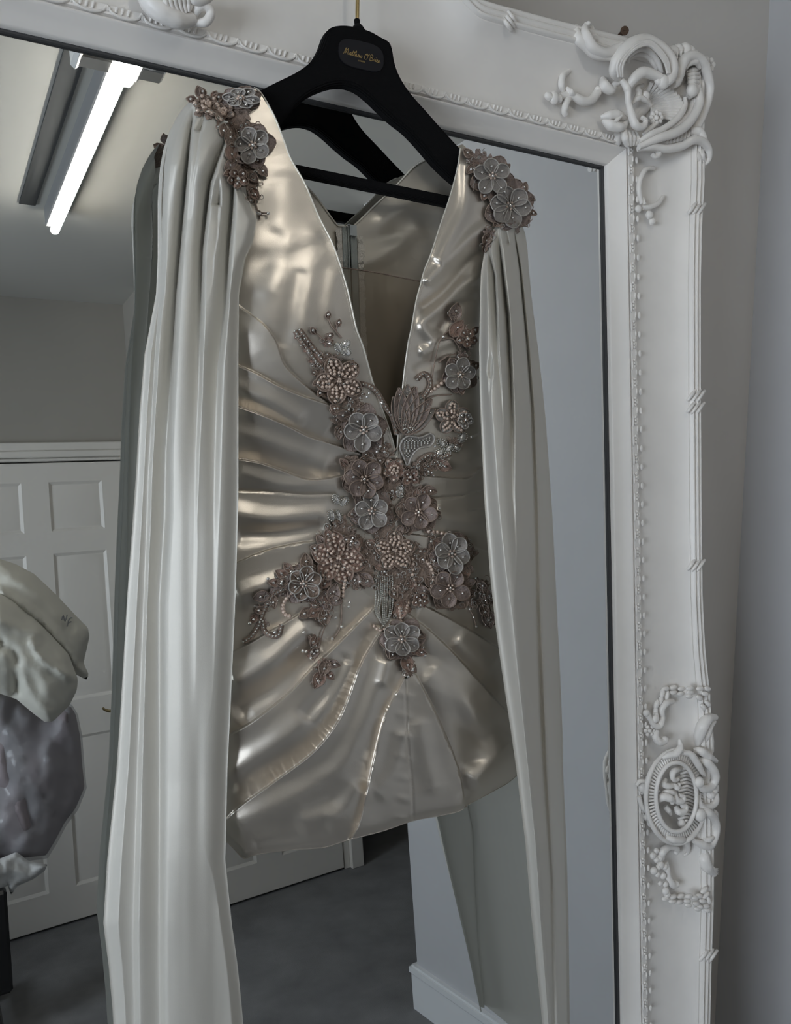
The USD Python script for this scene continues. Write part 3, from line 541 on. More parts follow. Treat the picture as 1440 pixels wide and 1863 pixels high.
def write(text, x0, y0, x1, y1, xh, r, w):
    tot = sum(GL[c][0] if c != ' ' else .9 for c in text); d = np.array([x1 - x0, y1 - y0]); k = d / tot; out = []; s = 0
    for c in text:
        if c == ' ': s += .9; continue
        for st in GL[c][1]:
            q = spline([(s + a + .18 * b, b) for a, b in st], 7 * len(st))
            X = x0 + q[:, 0] * k[0]; Y = y0 + q[:, 0] * k[1] - q[:, 1] * xh
            out.append(tube(at(X, Y, w), r, 5))
        s += GL[c][0]
    return out
obj('lettering', write("Matthew O'Brien", 624.5, 96.5, 692.5, 115.5, 5.2, .00031, HW + .0094), 'gold_print', pq, True, label='gold script lettering')
sm = text_mesh('LONDON', 1.0, .05); b = sm.bounds; sv_ = sm.vertices.copy()
sx = (sv_[:, 0] - b[0, 0]) / (b[1, 0] - b[0, 0]); sy = (sv_[:, 1] - b[0, 1]) / (b[1, 1] - b[0, 1])
sm.vertices = W(np.column_stack([uvw(652 + 12 * sx, 111.3 + 2.8 * sx - 2.6 * sy, HW + .0094)[:, :2], HW + .0090 + .0006 * (sv_[:, 2] > .02)]))
obj('lettering', sm, 'gold_print', pq, False, label='tiny gold capitals under the script')

# ================================================================== the dress
dress = thing('dress', 'champagne satin mini dress with cape sleeves and beaded lace, on the hanger', 'dress')
def V_of(y): return np.interp(y, [170, 1560], [.415, -.50])
def w_mid(y): return np.maximum(.062 - .052 * (.36 - V_of(y)), .022)
HEM = [(404, 1522), (410, 1528), (428, 1546), (443, 1561), (458, 1557), (474, 1553), (528, 1546), (587, 1542), (612, 1535), (637, 1527), (696, 1512), (752, 1493), (800, 1484), (832, 1477), (845, 1470), (855, 1462), (880, 1449), (902, 1437), (925, 1424), (946, 1406)]
EY = [160, 300, 420, 500, 600, 700, 800, 900, 1000, 1100, 1200, 1300, 1400, 1500, 1560]
EL = [420, 412, 404, 398, 392, 388, 388, 390, 388, 384, 380, 378, 376, 380, 384]
ER = [880, 935, 905, 880, 876, 874, 878, 886, 896, 906, 918, 932, 946, 950, 950]
def sstep(x, a, b):
    t = np.clip((x - a) / (b - a), 0, 1); return t * t * (3 - 2 * t)
def sdist(line, X, Y):
    """signed distance to a polyline (positive on the right of its direction, y down), position along it (0..1) and overshoot past its ends"""
    L = spline(line, 6 * len(line)); best = np.full(X.shape, 1e9); sg = np.zeros(X.shape); tt = np.zeros(X.shape); ov = np.zeros(X.shape)
    n = len(L) - 1
    for i in range(n):
        p, q = L[i], L[i + 1]; d = q - p; l2 = d @ d + 1e-9
        t = ((X - p[0]) * d[0] + (Y - p[1]) * d[1]) / l2; tc = np.clip(t, 0, 1)
        dist = np.hypot(X - p[0] - tc * d[0], Y - p[1] - tc * d[1]); k = dist < best
        cr = d[0] * (Y - p[1]) - d[1] * (X - p[0])
        best = np.where(k, dist, best); sg = np.where(k, np.sign(cr), sg); tt = np.where(k, (i + tc) / n, tt)
        o = np.zeros(X.shape)
        if i == 0: o = np.maximum(o, -t * math.sqrt(l2))
        if i == n - 1: o = np.maximum(o, (t - 1) * math.sqrt(l2))
        ov = np.where(k, np.maximum(o, 0), ov)
    return best * sg, tt, ov
#  line, side that lies on top (+1 right/below, -1 left/above), height, reach, taper at both ends
PLEATS = [
 ([(440, 560), (480, 590), (503, 622), (517, 662), (543, 690), (577, 718), (617, 746)], 1, 0.0051, 52, (.3, .9)),
 ([(420, 660), (463, 677), (510, 703), (553, 721), (593, 734), (616, 746)], 1, 0.0064, 39, (1, .5)),
 ([(420, 735), (470, 752), (520, 773), (560, 793), (607, 808), (655, 824)], 1, 0.0072, 48, (1, .7)),
 ([(420, 833), (470, 841), (520, 858), (555, 871), (580, 872), (607, 868), (645, 861)], 1, 0.0072, 43, (.8, .8)),
 ([(415, 1030), (470, 1007), (520, 993), (600, 979)], 1, 0.0042, 34, (1, .6)),
 ([(885, 785), (868, 791), (845, 799), (815, 806)], 1, 0.0051, 34, (1, .4)),
 ([(775, 865), (783, 867), (820, 869), (850, 871), (862, 864), (880, 850)], 1, 0.0060, 34, (.7, 1)),
 ([(735, 971), (767, 974), (800, 982)], 1, 0.0030, 27, (.7, .3)),
 ([(840, 985), (857, 993), (900, 1010)], 1, 0.0042, 27, (.4, 1)),
 ([(850, 930), (880, 925), (900, 922)], 1, 0.0034, 27, (.3, 1)),
 ([(410, 1193), (423, 1186), (458, 1168), (517, 1133), (552, 1113)], 1, 0.0070, 46, (1, .3)),
 ([(405, 1341), (417, 1337), (466, 1308), (528, 1258), (571, 1211), (602, 1184), (641, 1145), (684, 1102)], 1, 0.0088, 55, (.9, .7)),
 ([(400, 1502), (435, 1468), (497, 1423), (567, 1371), (610, 1320), (633, 1273), (657, 1207), (692, 1148)], 1, 0.0109, 64, (.8, .7)),
 ([(630, 1540), (653, 1499), (668, 1437), (680, 1382), (699, 1308), (723, 1258), (737, 1230)], 1, 0.0074, 69, (.8, .35)),
 ([(750, 1215), (773, 1258), (793, 1297), (816, 1351), (836, 1406), (848, 1480)], 1, 0.0103, 57, (.3, 1)),
 ([(738, 1112), (789, 1153), (836, 1199), (882, 1250), (925, 1297), (950, 1320)], 1, 0.0129, 63, (.5, 1)),
 ([(772, 1102), (820, 1126), (867, 1153), (912, 1183)], 1, 0.0110, 48, (.5, 1)),
]
#  soft rolls of cloth: line, height (m), half width (sketch units)
ROLLS = [
 ([(520, 330), (505, 420), (480, 520)], .002, 30), ([(575, 430), (560, 520), (548, 600)], .002, 24), ([(610, 500), (600, 570), (620, 640)], .002, 18),
 ([(500, 430), (475, 500), (445, 570)], -.003, 24), ([(545, 500), (530, 570), (515, 620)], -.002, 18), ([(440, 470), (520, 470), (590, 440)], -.0025, 24),
 ([(900, 405), (860, 430), (810, 480), (780, 510)], 0.0079, 12), ([(885, 450), (850, 480), (810, 530), (770, 560)], -0.0071, 10), ([(880, 500), (840, 520), (800, 560), (770, 590), (790, 620)], 0.0071, 10),
 ([(870, 545), (830, 560), (800, 600)], -0.0057, 9), ([(865, 600), (820, 620), (770, 640)], 0.0057, 10), ([(850, 680), (800, 660), (760, 670)], -0.0043, 10),
 ([(850, 300), (845, 380), (800, 470)], 0.0071, 12),
 ([(430, 705), (480, 725), (540, 760)], .005, 18), ([(430, 790), (500, 810), (590, 845)], .006, 20), ([(440, 862), (520, 882), (610, 885)], .004, 14),
 ([(430, 935), (500, 945), (590, 940)], 0.0075, 20), ([(440, 975), (510, 968), (580, 955)], -0.0060, 16),
 ([(800, 935), (850, 950), (890, 945)], 0.0075, 18), ([(820, 835), (850, 838), (880, 825)], 0.0060, 14), ([(800, 1030), (860, 1050), (895, 1075)], 0.0060, 16),
 ([(440, 1080), (500, 1060), (560, 1040)], 0.0060, 18), ([(430, 1240), (500, 1200), (560, 1150)], 0.0090, 24), ([(440, 1290), (510, 1240), (570, 1180)], -0.0060, 20),
 ([(420, 1410), (500, 1360), (580, 1290), (630, 1210)], 0.0105, 28), ([(560, 1300), (600, 1250), (625, 1200)], -0.0075, 16),
 ([(440, 1500), (540, 1450), (620, 1400), (670, 1310), (700, 1210)], 0.0090, 26), ([(560, 1500), (620, 1480), (650, 1440)], 0.0120, 26), ([(470, 1530), (530, 1520), (590, 1505)], -0.0060, 18),
 ([(700, 1240), (712, 1200), (720, 1170)], 0.0060, 14), ([(790, 1230), (830, 1270), (880, 1320)], 0.0090, 24), ([(760, 1180), (800, 1230), (840, 1300), (860, 1380)], -0.0060, 20),
 ([(870, 1420), (900, 1395), (930, 1360)], 0.0135, 24), ([(870, 1340), (900, 1320), (940, 1340)], -0.0090, 22), ([(840, 1170), (880, 1205), (920, 1250)], 0.0075, 20),
 ([(690, 1440), (720, 1400), (735, 1340)], 0.0045, 18), ([(790, 1430), (775, 1380), (765, 1320)], 0.0045, 18),
]
HX0, HX1, HY0, HY1, HS = 370, 964, 140, 1580, 2.0
gx = np.arange(HX0, HX1 + .1, HS); gy = np.arange(HY0, HY1 + .1, HS); GX, GY = np.meshgrid(gx, gy)
DEPTH = PchipInterpolator([100, 300, 470, 600, 720, 890, 1080, 1330, 1470, 1600], [.020, .026, .050, .057, .048, .026, .038, .058, .054, .042])
def body(GX, GY):
    xl, xr = np.interp(GY, EY, EL), np.interp(GY, EY, ER)
    t = np.clip((GX - xl) / (xr - xl), 0, 1); k = np.abs(2 * t - 1)
    depth = DEPTH(GY)
    H = w_mid(GY) + depth * np.sqrt(np.maximum(1 - k ** 3.2, 0))
    for line, side, A, L, tap in PLEATS:
        d, tt, ov = sdist(line, GX, GY); d = d * side
        a = A * np.interp(tt, [0, .35, .7, 1], [tap[0], 1, 1, tap[1]]) * np.exp(-(ov / 9) ** 2)
        H = H + a * np.where(d > 0, np.exp(-(d / L) ** 1.15), 0) * sstep(d, -1.0, 1.0) - .35 * a * np.where(d <= 0, np.exp(d / (L * .45)), 0) * sstep(-d, -1, 1)
    for line, A, wd in ROLLS:
        d, tt, ov = sdist(line, GX, GY)
        H = H + A * np.exp(-(d / wd) ** 2) * np.exp(-(ov / (wd * .9)) ** 2)
    P = np.stack([GX / 95, GY / 70, np.zeros_like(GX)], -1)
    H = H + np.interp(GY, [300, 640, 900, 1150], [.0012, .0026, .0040, .0050]) * (fbm(P, 2, 5) - .5) + .0004 * (fbm(P * 3.0 + 9, 2, 8) - .5)
    dh, _, oh = sdist(HEM, GX, GY); H = H - .007 * np.exp(-(np.abs(dh) / 7) ** 1.5) - .004 * np.exp(-(np.abs(dh) / 28) ** 2)
    for line, dp, wd in (([(410, 890), (503, 896), (553, 900), (610, 899)], .0022, 2.2), ([(775, 908), (837, 903), (900, 890)], .0022, 2.2), ([(738, 1236), (740, 1293), (742, 1351), (750, 1429), (753, 1500)], .0016, 1.8), ([(717, 905), (718, 960)], .0012, 1.6)):
        d, tt, ov = sdist(line, GX, GY); H = H - dp * np.exp(-(d / wd) ** 2) * np.exp(-(ov / 6) ** 2)
    for k in range(7):                                 # small puckers along the middle seam of the skirt
        yy = 1265 + 38 * k; H = H + .0016 * np.exp(-((GY - yy - .2 * (GX - 742)) / 7) ** 2) * np.exp(-((GX - 735) / 14) ** 2)
    return H
HB = body(GX, GY)
def samp(G, px, py): return map_coordinates(G, [(np.asarray(py, float) - HY0) / HS, (np.asarray(px, float) - HX0) / HS], order=1, mode='nearest')
PLINES = [spline(p[0], 9 * len(p[0])) for p in PLEATS]
def pleat_points(P):
    out = []
    for L in PLINES:
        ls = LineString(L); n = int(ls.length / 2.0)
        c = np.array([ls.interpolate(k / n, True).coords[0] for k in range(n + 1)]); g = np.gradient(c, axis=0); g /= np.maximum(np.linalg.norm(g, axis=1, keepdims=True), 1e-9)
        nn = np.stack([-g[:, 1], g[:, 0]], -1)
        for o in (-1.15, 0, 1.15, -3.0, 3.0): out.append(c + nn * o)
    out = np.vstack(out); return out[shapely.contains_xy(P.buffer(-1.0), out[:, 0], out[:, 1])]
def clipped(poly, step=2.6, jit=.25, pleats=False):
    """points filling an outline and the triangles between them"""
    P = Polygon(poly).buffer(0); x0, y0, x1, y1 = P.bounds
    X, Y = np.meshgrid(np.arange(x0, x1, step), np.arange(y0, y1, step)); r = np.random.default_rng(3)
    pts = np.stack([X.ravel(), Y.ravel()], -1) + r.uniform(-jit, jit, (X.size, 2))
    pts = pts[shapely.contains_xy(P.buffer(-step * .55), pts[:, 0], pts[:, 1])]
    ring = P.exterior; n = int(ring.length / step * 1.15)
    edge = np.array([ring.interpolate(k / n, True).coords[0] for k in range(n)])
    if pleats:
        pp = pleat_points(P)
        if len(pp):
            from scipy.spatial import cKDTree
            pts = np.vstack([pts[cKDTree(pp).query(pts)[0] > 1.5], pp])
    pts = np.vstack([edge, pts]); tri = Delaunay(pts).simplices; c = pts[tri].mean(1)
    tri = tri[shapely.contains_xy(P, c[:, 0], c[:, 1])]
    a, b, d = pts[tri[:, 0]], pts[tri[:, 1]], pts[tri[:, 2]]
    neg = (b[:, 0] - a[:, 0]) * (d[:, 1] - a[:, 1]) - (b[:, 1] - a[:, 1]) * (d[:, 0] - a[:, 0]) > 0
    tri[neg] = tri[neg][:, ::-1]
    return pts, tri
def cloth(name, poly, wf, material, parent=dress, step=2.6, **kw):
    pts, tri = clipped(poly, step, pleats=wf is hb)
    if wf is hb: return obj(name, T(at(pts[:, 0], pts[:, 1], body(pts[:, 0], pts[:, 1])), tri, process=False), material, parent, True, **kw)
    return obj(name, T(at(pts[:, 0], pts[:, 1], wf(pts[:, 0], pts[:, 1])), tri, process=False), material, parent, True, **kw)
NECK_L = [(462, 160), (470, 164), (482, 180), (500, 213), (516, 253), (530, 290), (556, 336), (580, 393), (607, 447), (629, 513), (640, 558), (649, 598), (662, 633), (678, 693), (697, 747), (715, 803), (721, 838)]
NECK_R = [(838, 270), (834, 300), (827, 330), (818, 362), (802, 409), (784, 464), (773, 491), (767, 513), (758, 547), (749, 598), (743, 626), (735, 686), (730, 740), (725, 790), (722, 838)]
S4 = [(637, 1527), (653, 1499), (668, 1437), (680, 1382), (699, 1308), (723, 1258), (734, 1234)]
S6 = [(743, 1234), (754, 1223), (773, 1258), (793, 1297), (816, 1351), (836, 1406), (846, 1470)]
def hb(x, y): return samp(HB, x, y)
sp_ = lambda L: [tuple(p) for p in spline(L, 3 * len(L))]
WL, WR = [(418, 891), (503, 895), (553, 900), (602, 899), (660, 902), (719, 904)], [(719, 904), (783, 907), (837, 903), (888, 891)]
MB = [(412, 1034), (433, 1024), (470, 1007), (520, 993), (580, 982), (660, 975), (740, 972), (800, 980), (857, 993), (898, 1010)]
obj_l = cloth('bodice_panel', sp_(NECK_L) + [(719, 904)] + WL[::-1] + [(418, 800), (418, 700), (420, 600), (426, 500), (436, 430), (452, 380), (446, 330), (436, 270), (424, 225), (430, 180)], hb, 'satin', label='left front of the bodice with draped pleats')
obj_r = cloth('bodice_panel', sp_(NECK_R) + WR + [(881, 850), (876, 790), (873, 700), (874, 620), (876, 560), (880, 500), (890, 440), (905, 410), (935, 400), (955, 385), (940, 350), (905, 315), (870, 288), (850, 274)], hb, 'satin', label='right front of the bodice with soft folds')
cloth('midriff', WL + WR[1:] + [(893, 950)] + MB[::-1] + [(415, 960)], hb, 'satin', label='pleated band across the waist')
cloth('skirt_panel', MB + [(905, 1100)] + [(902, 1120), (880, 1140), (846, 1140), (800, 1140), (760, 1150), (745, 1190), (734, 1234)] + S4[::-1] + HEM[:10][::-1] + [(402, 1400), (406, 1300), (412, 1150)], hb, 'satin', label='left part of the skirt with long diagonal pleats')
cloth('skirt_panel', S4 + S6 + HEM[10:14][::-1], hb, 'satin', label='smooth middle wedge of the skirt with its seam')
cloth('skirt_panel', [(734, 1234), (745, 1190), (760, 1150), (800, 1140), (846, 1140), (880, 1140), (902, 1120), (905, 1100)] + [(912, 1180), (925, 1250), (940, 1330), (950, 1400)] + HEM[14:][::-1] + S6[::-1][:-1], hb, 'satin', label='right part of the skirt with folds running to the side')
# turned edges: necklines and hem
def edging(name, line, wf, r, material='hem', dw=.0, parent=dress, **kw):
    L = spline(line, 6 * len(line)); return obj(name, tube(at(L[:, 0], L[:, 1], wf(L[:, 0], L[:, 1]) + dw), r, 7), material, parent, True, **kw)
edging('neckline_edge', NECK_L, hb, .0011); edging('neckline_edge', NECK_R, hb, .0011); edging('hem_edge', HEM[1:], hb, .0007, 'satin', -.0006)
def inset(line, d):
    L = spline(line, 5 * len(line)); g = np.gradient(L, axis=0); g /= np.linalg.norm(g, axis=1, keepdims=True); return L + d * np.stack([-g[:, 1], g[:, 0]], -1)
for nm, line, d in (('neckline_stitch', NECK_L[6:], 4.5), ('neckline_stitch', NECK_R[4:], -5)):
    L = inset(line, d); out = [];
    LS = LineString(L)
    for k in range(int(LS.length / 4.2)):
        a, b = np.array(LS.interpolate(4.2 * k).coords[0]), np.array(LS.interpolate(4.2 * k + 2.4).coords[0]); out.append(tube(at(*np.array([a, b]).T, hb(*np.array([a, b]).T) + .0002), .00028, 4))
    obj(nm, out, 'lining', dress, True, kind='stuff')
# back of the dress with its V, zip and frayed seam allowances
def wback(x, y):
    xl, xr = np.interp(y, EY, EL), np.interp(y, EY, ER); t = np.clip((x - xl) / (xr - xl), 0, 1)
    P = np.stack([x / 60, y / 90, np.ones_like(x) * 2.5], -1)
    d = np.interp(y, [160, 400, 900, 1560], [.026, .024, .016, .012])
    w = w_mid(y) - d * np.sqrt(np.maximum(1 - np.abs(2 * t - 1) ** 4, 0)) + .010 * (fbm(P, 2, 3) - .5) * sstep(y, 300, 420)
    for line, A, wd in (([(640, 480), (690, 470), (760, 420)], .004, 16), ([(660, 440), (720, 430), (790, 440)], -.003, 14), ([(650, 600), (670, 700), (700, 800)], .004, 12), ([(700, 400), (760, 360), (800, 340)], .003, 18)):
        dd, tt, ov = sdist(line, np.asarray(x, float), np.asarray(y, float)); w = w + A * np.exp(-(dd / wd) ** 2) * np.exp(-(ov / wd) ** 2)
    return np.maximum(w, .004)
VB_L = [(455, 160), (490, 222), (520, 280), (547, 325), (580, 364), (615, 411), (629, 412)]
VB_R = [(643, 412), (660, 396), (678, 378), (702, 356), (722, 337), (753, 304), (775, 291), (842, 262)]
cloth('back_panel', sp_(VB_L) + [(629, 700), (629, 1100), (629, 1525)] + HEM[:9][::-1] + [(404, 1400), (412, 1150), (420, 900), (420, 600), (432, 420), (440, 300), (438, 200)], wback, 'lining', step=4.5, label='inside of the left back')
cloth('back_panel', sp_(VB_R) + [(880, 300), (935, 360), (905, 420), (880, 500), (874, 700), (886, 900), (906, 1100), (932, 1300), (946, 1400)] + HEM[9:-1][::-1] + [(643, 1520), (643, 1100), (643, 700)], wback, 'lining', step=4.5, label='inside of the right back')
edging('back_neckline_edge', VB_L[2:], wback, .0012, dw=.0006); edging('back_neckline_edge', VB_R[:-1], wback, .0012, dw=.0006)
ZX = lambda y: 636 + (y - 412) * .035
def zw(x, y): return wback(x, y) + .0018
zy = np.linspace(412, 830, 60)
for s in (-1, 1):
    e = np.stack([np.stack([ZX(zy) + s * 2.0, zy], -1), np.stack([ZX(zy) + s * 13, zy + 1], -1)], 1)
    obj('zip_tape', grid_mesh(at(e[..., 0], e[..., 1], zw(e[..., 0], e[..., 1])), flip=(s > 0)), 'zip_tape', dress, False)
    edging('zip_teeth', list(zip(ZX(zy) + s * 2.6, zy)), zw, .0012, 'zip_tape', .0008)
obj('zip_slider', [slab(*(uvw(630, 427, .03)[0], uvw(642, 427, .03)[0]), uvw(636, 433, .03)[1], uvw(636, 414, .03)[1], float(zw(636., 420.)) + .001, float(zw(636., 420.)) + .0055)], 'zip_metal', dress, label='grey zip slider')
obj('zip_pull', tube(at(*np.array(spline([(634, 414), (632, 410), (636, 408), (640, 412)], 12)).T, float(zw(636., 415.)) + .004), .0008, 6), 'chrome', dress, True)
for s, x0, y0, y1 in ((-1, 618, 414, 640), (1, 654, 428, 800)):
    pts = []
    for k in range(int((y1 - y0) / 3)):
        y = y0 + 3 * k; pts.append([(ZX(y) + s * 14, y), (ZX(y) + s * (22 + 5 * noise(np.array([y * .21, 0., s]), 2)), y + 1.5 * noise(np.array([y * .5, 1., s]), 3))])
    e = np.array(pts); obj('frayed_seam', grid_mesh(at(e[..., 0], e[..., 1], zw(e[..., 0], e[..., 1]) + np.array([[.001, .004]]) * (.4 + noise(np.stack([e[..., 1] * .16, e[..., 0] * 0, e[..., 0] * 0], -1), 4))), flip=(s > 0)), 'fray', dress, True, label='frayed seam allowance beside the zip')
# sheer tulle modesty panel across the V
def wt(x, y): return w_mid(y) + .010 + .0 * x
cloth('tulle_panel', [(612, 486), (640, 489), (690, 497), (735, 506), (775, 514), (765, 560), (755, 640), (742, 720), (730, 800), (722, 845), (716, 815), (690, 735), (660, 640), (632, 540)], wt, 'tulle', step=6, label='sheer brown tulle across the neckline')
edging('tulle_edge', [(612, 486), (640, 489), (690, 497), (735, 506), (775, 514)], wt, .0008, 'lace', .0)

# ------------------------------------------------------------------ cape sleeves
def cape(name, ys, xl, xr, valleys, base, amp, rows, cols, label, material='drape_satin', seed=1, puff=0.):
    """a gathered hanging cloth; valleys: polylines of the folds' low lines with their depth at top and bottom; base(y, s): height of the cloth over the glass"""
    y = np.array(rows, float); L, R = np.interp(y, ys, xl), np.interp(y, ys, xr)
    s = np.linspace(0, 1, cols); X = L[:, None] + (R - L)[:, None] * s; Y = np.repeat(y[:, None], cols, 1)
    age = sstep(y, ys[0] + 60, ys[0] + 800)[:, None]                      # folds are tight under the gathers and widen on their way down
    Hh = np.exp(-((X - L[:, None]) / (9 + 12 * age)) ** 2) * .9
    Hh = np.maximum(Hh, np.exp(-((X - R[:, None]) / (8 + 10 * age)) ** 2) * .7)
    for v in valleys:
        ln = v[0]; vx = np.interp(y, [p[1] for p in ln], [p[0] for p in ln])
        d = np.interp(y, [ln[0][1] - 30, ln[0][1] + 25, ln[-1][1] - 160, ln[-1][1] + 190], [0, v[1], v[2], 0 if ln[-1][1] < ys[-1] - 100 else v[2]])
        dx = X - vx[:, None]; wl, wr = (v[3], v[4]) if len(v) > 3 else (1.5, .42)
        wd = (5.5 + 13 * age) * np.where(dx < 0, wl, wr)
        Hh = np.maximum(Hh, d[:, None] * np.exp(-(np.abs(dx) / wd) ** (1.15 + .75 * age)))
    P = np.stack([X / 30 + seed * 7, Y / 480, np.zeros_like(X)], -1)
    top = sstep(y, ys[0], ys[0] + 130)[:, None]
    wv = base(Y, s[None]) + amp * (.45 + .55 * np.sin(np.pi * s[None])) * (1 - Hh) * (.35 + .65 * top) + .0028 * (fbm(P, 2, seed) - .5) * top
    wv += puff * np.exp(-((Y - ys[0] - 70) / 70) ** 2) * np.sin(np.pi * s[None])
    wv = np.maximum(wv, .0045)
    return obj(name, grid_mesh(at(X, Y, wv)), material, dress, True, label=label), (X, Y, wv)
rowsL = np.concatenate([np.arange(186, 420, 3), np.arange(420, 1960, 7)])
cl, CLG = cape('cape_sleeve', [186, 200, 215, 240, 270, 300, 330, 370, 400, 440, 470, 535, 645, 750, 870, 940, 1080, 1280, 1400, 1565, 1680, 1760, 1840, 1960],
     [344, 331, 321, 308, 298, 292, 289, 287, 287, 287, 287, 284, 263, 254, 247, 242, 232, 220, 212, 195, 188, 198, 205, 212],
     [360, 385, 404, 421, 424, 424, 432, 455, 468, 461, 447, 435, 434, 434, 434, 433, 429, 420, 414, 410, 422, 433, 441, 450],
     [([(338, 200), (312, 226), (299, 300), (296, 365), (293, 500), (283, 640), (270, 870), (268, 930), (250, 1400), (241, 1700), (246, 1960)], .75, .40),
      ([(352, 205), (347, 240), (343, 280), (333, 388), (327, 456), (320, 535), (310, 695), (302, 820), (300, 940), (290, 1100), (290, 1400), (289, 1700), (291, 1960)], 1, .30),
      ([(372, 215), (364, 240), (357, 290), (350, 340)], .7, .1),
      ([(412, 250), (396, 290), (382, 332), (374, 400), (368, 456), (365, 560), (362, 700), (356, 830), (352, 1000), (350, 1100)], .95, .08),
      ([(400, 350), (396, 430), (388, 470)], .5, .2),
      ([(426, 312), (422, 388), (416, 456), (410, 560), (397, 670), (392, 800), (388, 940), (386, 1150)], 1, .08),
      ([(430, 1560), (400, 1650), (405, 1750), (412, 1960)], .15, .22, 2.5, 2)],
     lambda Y, s: w_mid(Y) - .004 + s ** 1.5 * np.interp(Y, [186, 420, 800, 1500, 1960], [.020, .052, .060, .062, .05]), .036, rowsL, 190, 'left cape sleeve gathered at the shoulder', seed=1, puff=.012)
rowsR = np.concatenate([np.arange(408, 560, 3), np.arange(560, 1960, 7)])
cr, CRG = cape('cape_sleeve', [408, 425, 450, 492, 535, 561, 631, 700, 760, 827, 900, 945, 1045, 1130, 1210, 1330, 1400, 1530, 1665, 1840, 1960],
     [905, 893, 883, 876, 874, 874, 872, 873, 875, 878, 881, 884, 892, 901, 912, 930, 940, 956, 967, 985, 995],
     [950, 956, 960, 963, 967, 970, 979, 987, 993, 998, 1003, 1006, 1011, 1015, 1019, 1024, 1025, 1031, 1035, 1037, 1038],
     [([(888, 450), (900, 500), (903, 560), (906, 640), (913, 720), (918, 800)], 1, .3),
      ([(895, 660), (889, 740), (885, 810)], .5, .2),
      ([(907, 424), (915, 492), (924, 575), (929, 673), (932, 770), (932, 900), (938, 1000)], 1, .35),
      ([(922, 420), (930, 470), (936, 500)], .6, .1),
      ([(936, 422), (947, 492), (960, 631), (968, 743), (973, 900), (976, 1100), (983, 1280), (988, 1400), (1000, 1600), (1010, 1960)], .95, .75)],
     lambda Y, s: np.interp(Y, [408, 600, 1000, 1530, 1720, 1960], [.078, .100, .115, .112, .096, .075]) * (1 - sstep(s, .30, 1.05)) + sstep(s, .30, 1.05) * np.interp(Y, [408, 600, 1000, 1960], [.060, .045, .030, .012]) - .030 * sstep(s, .66, 1.0), .038, rowsR, 120, 'right cape sleeve hanging beside the skirt', seed=4)

# ------------------------------------------------------------------ beaded lace sewn on the dress
from scipy.ndimage import maximum_filter
from scipy.interpolate import LinearNDInterpolator
HS_ = gaussian_filter(maximum_filter(HB, 5), 2.2)
def cape_height(G, y1):
    X, Y, Wv = [a[::2, ::3][:160].ravel() for a in G]; k = Y < y1
    return LinearNDInterpolator(np.stack([X[k], Y[k]], -1), Wv[k])
CL, CR = cape_height(CLG, 560), cape_height(CRG, 560)
def lw(x, y):
    x, y = np.broadcast_arrays(np.asarray(x, float), np.asarray(y, float))
    if x.ndim == 0: return float(lw(x[None], y[None])[0])
    h = samp(HS_, x, y)
    for C, k in ((CL, (y < 420) & (x < 500)), (CR, (y < 480) & (x > 820))):
        if k.any(): c = C(np.stack([x[k], y[k]], -1)); h = h.copy(); h[k] = np.fmax(h[k], c)
    return h
def jit(a): return rng.uniform(-a, a)
def petal(cx, cy, th, L, wd, z0, lift, cup=.25, squash=1.0, na=10, nb=7, tip=.8, pw=.75):
    a = np.linspace(0, 1, na)[:, None]; b = np.linspace(-1, 1, nb)[None]
    prof = np.sin(np.pi * np.clip(a, .02, .985) ** tip) ** pw
    s = a * L; c = b * wd * prof
    x = cx + math.cos(th) * s - math.sin(th) * c; y = cy + (math.sin(th) * s + math.cos(th) * c) * squash
    z = z0 + lift * a + cup * wd * PXM * b ** 2 * prof - .15 * L * PXM * np.maximum(a - .65, 0) ** 2 * 4 + .0005 * np.sin(9 * a + 5 * b)
    P = at(x, y, lw(x, y) + z)
    edge = np.vstack([P[:, 0], P[::-1, -1]])
    return grid_mesh(P), edge
def pearls(pts, r, z, material, parent, name='pearl_cluster', **kw):
    pts = np.asarray(pts, float); P = at(pts[:, 0], pts[:, 1], lw(pts[:, 0], pts[:, 1]) + z)
    rr = np.broadcast_to(r, len(pts)); sub = 2 if np.mean(rr) > .0019 else 1
    return obj(name, [ball(p, q, sub) for p, q in zip(P, rr)], material, parent, True, kind='stuff', **kw)
PR, CRY = .0020, .0017
STY = {'silver': ('organza', 'silver_cord', 'lace_mauve'), 'mauve': ('lace_mauve', 'cord', 'lace'), 'rose': ('lace_rose', 'cord', 'lace'), 'dark': ('lace', 'silver_cord', 'lace_mauve')}
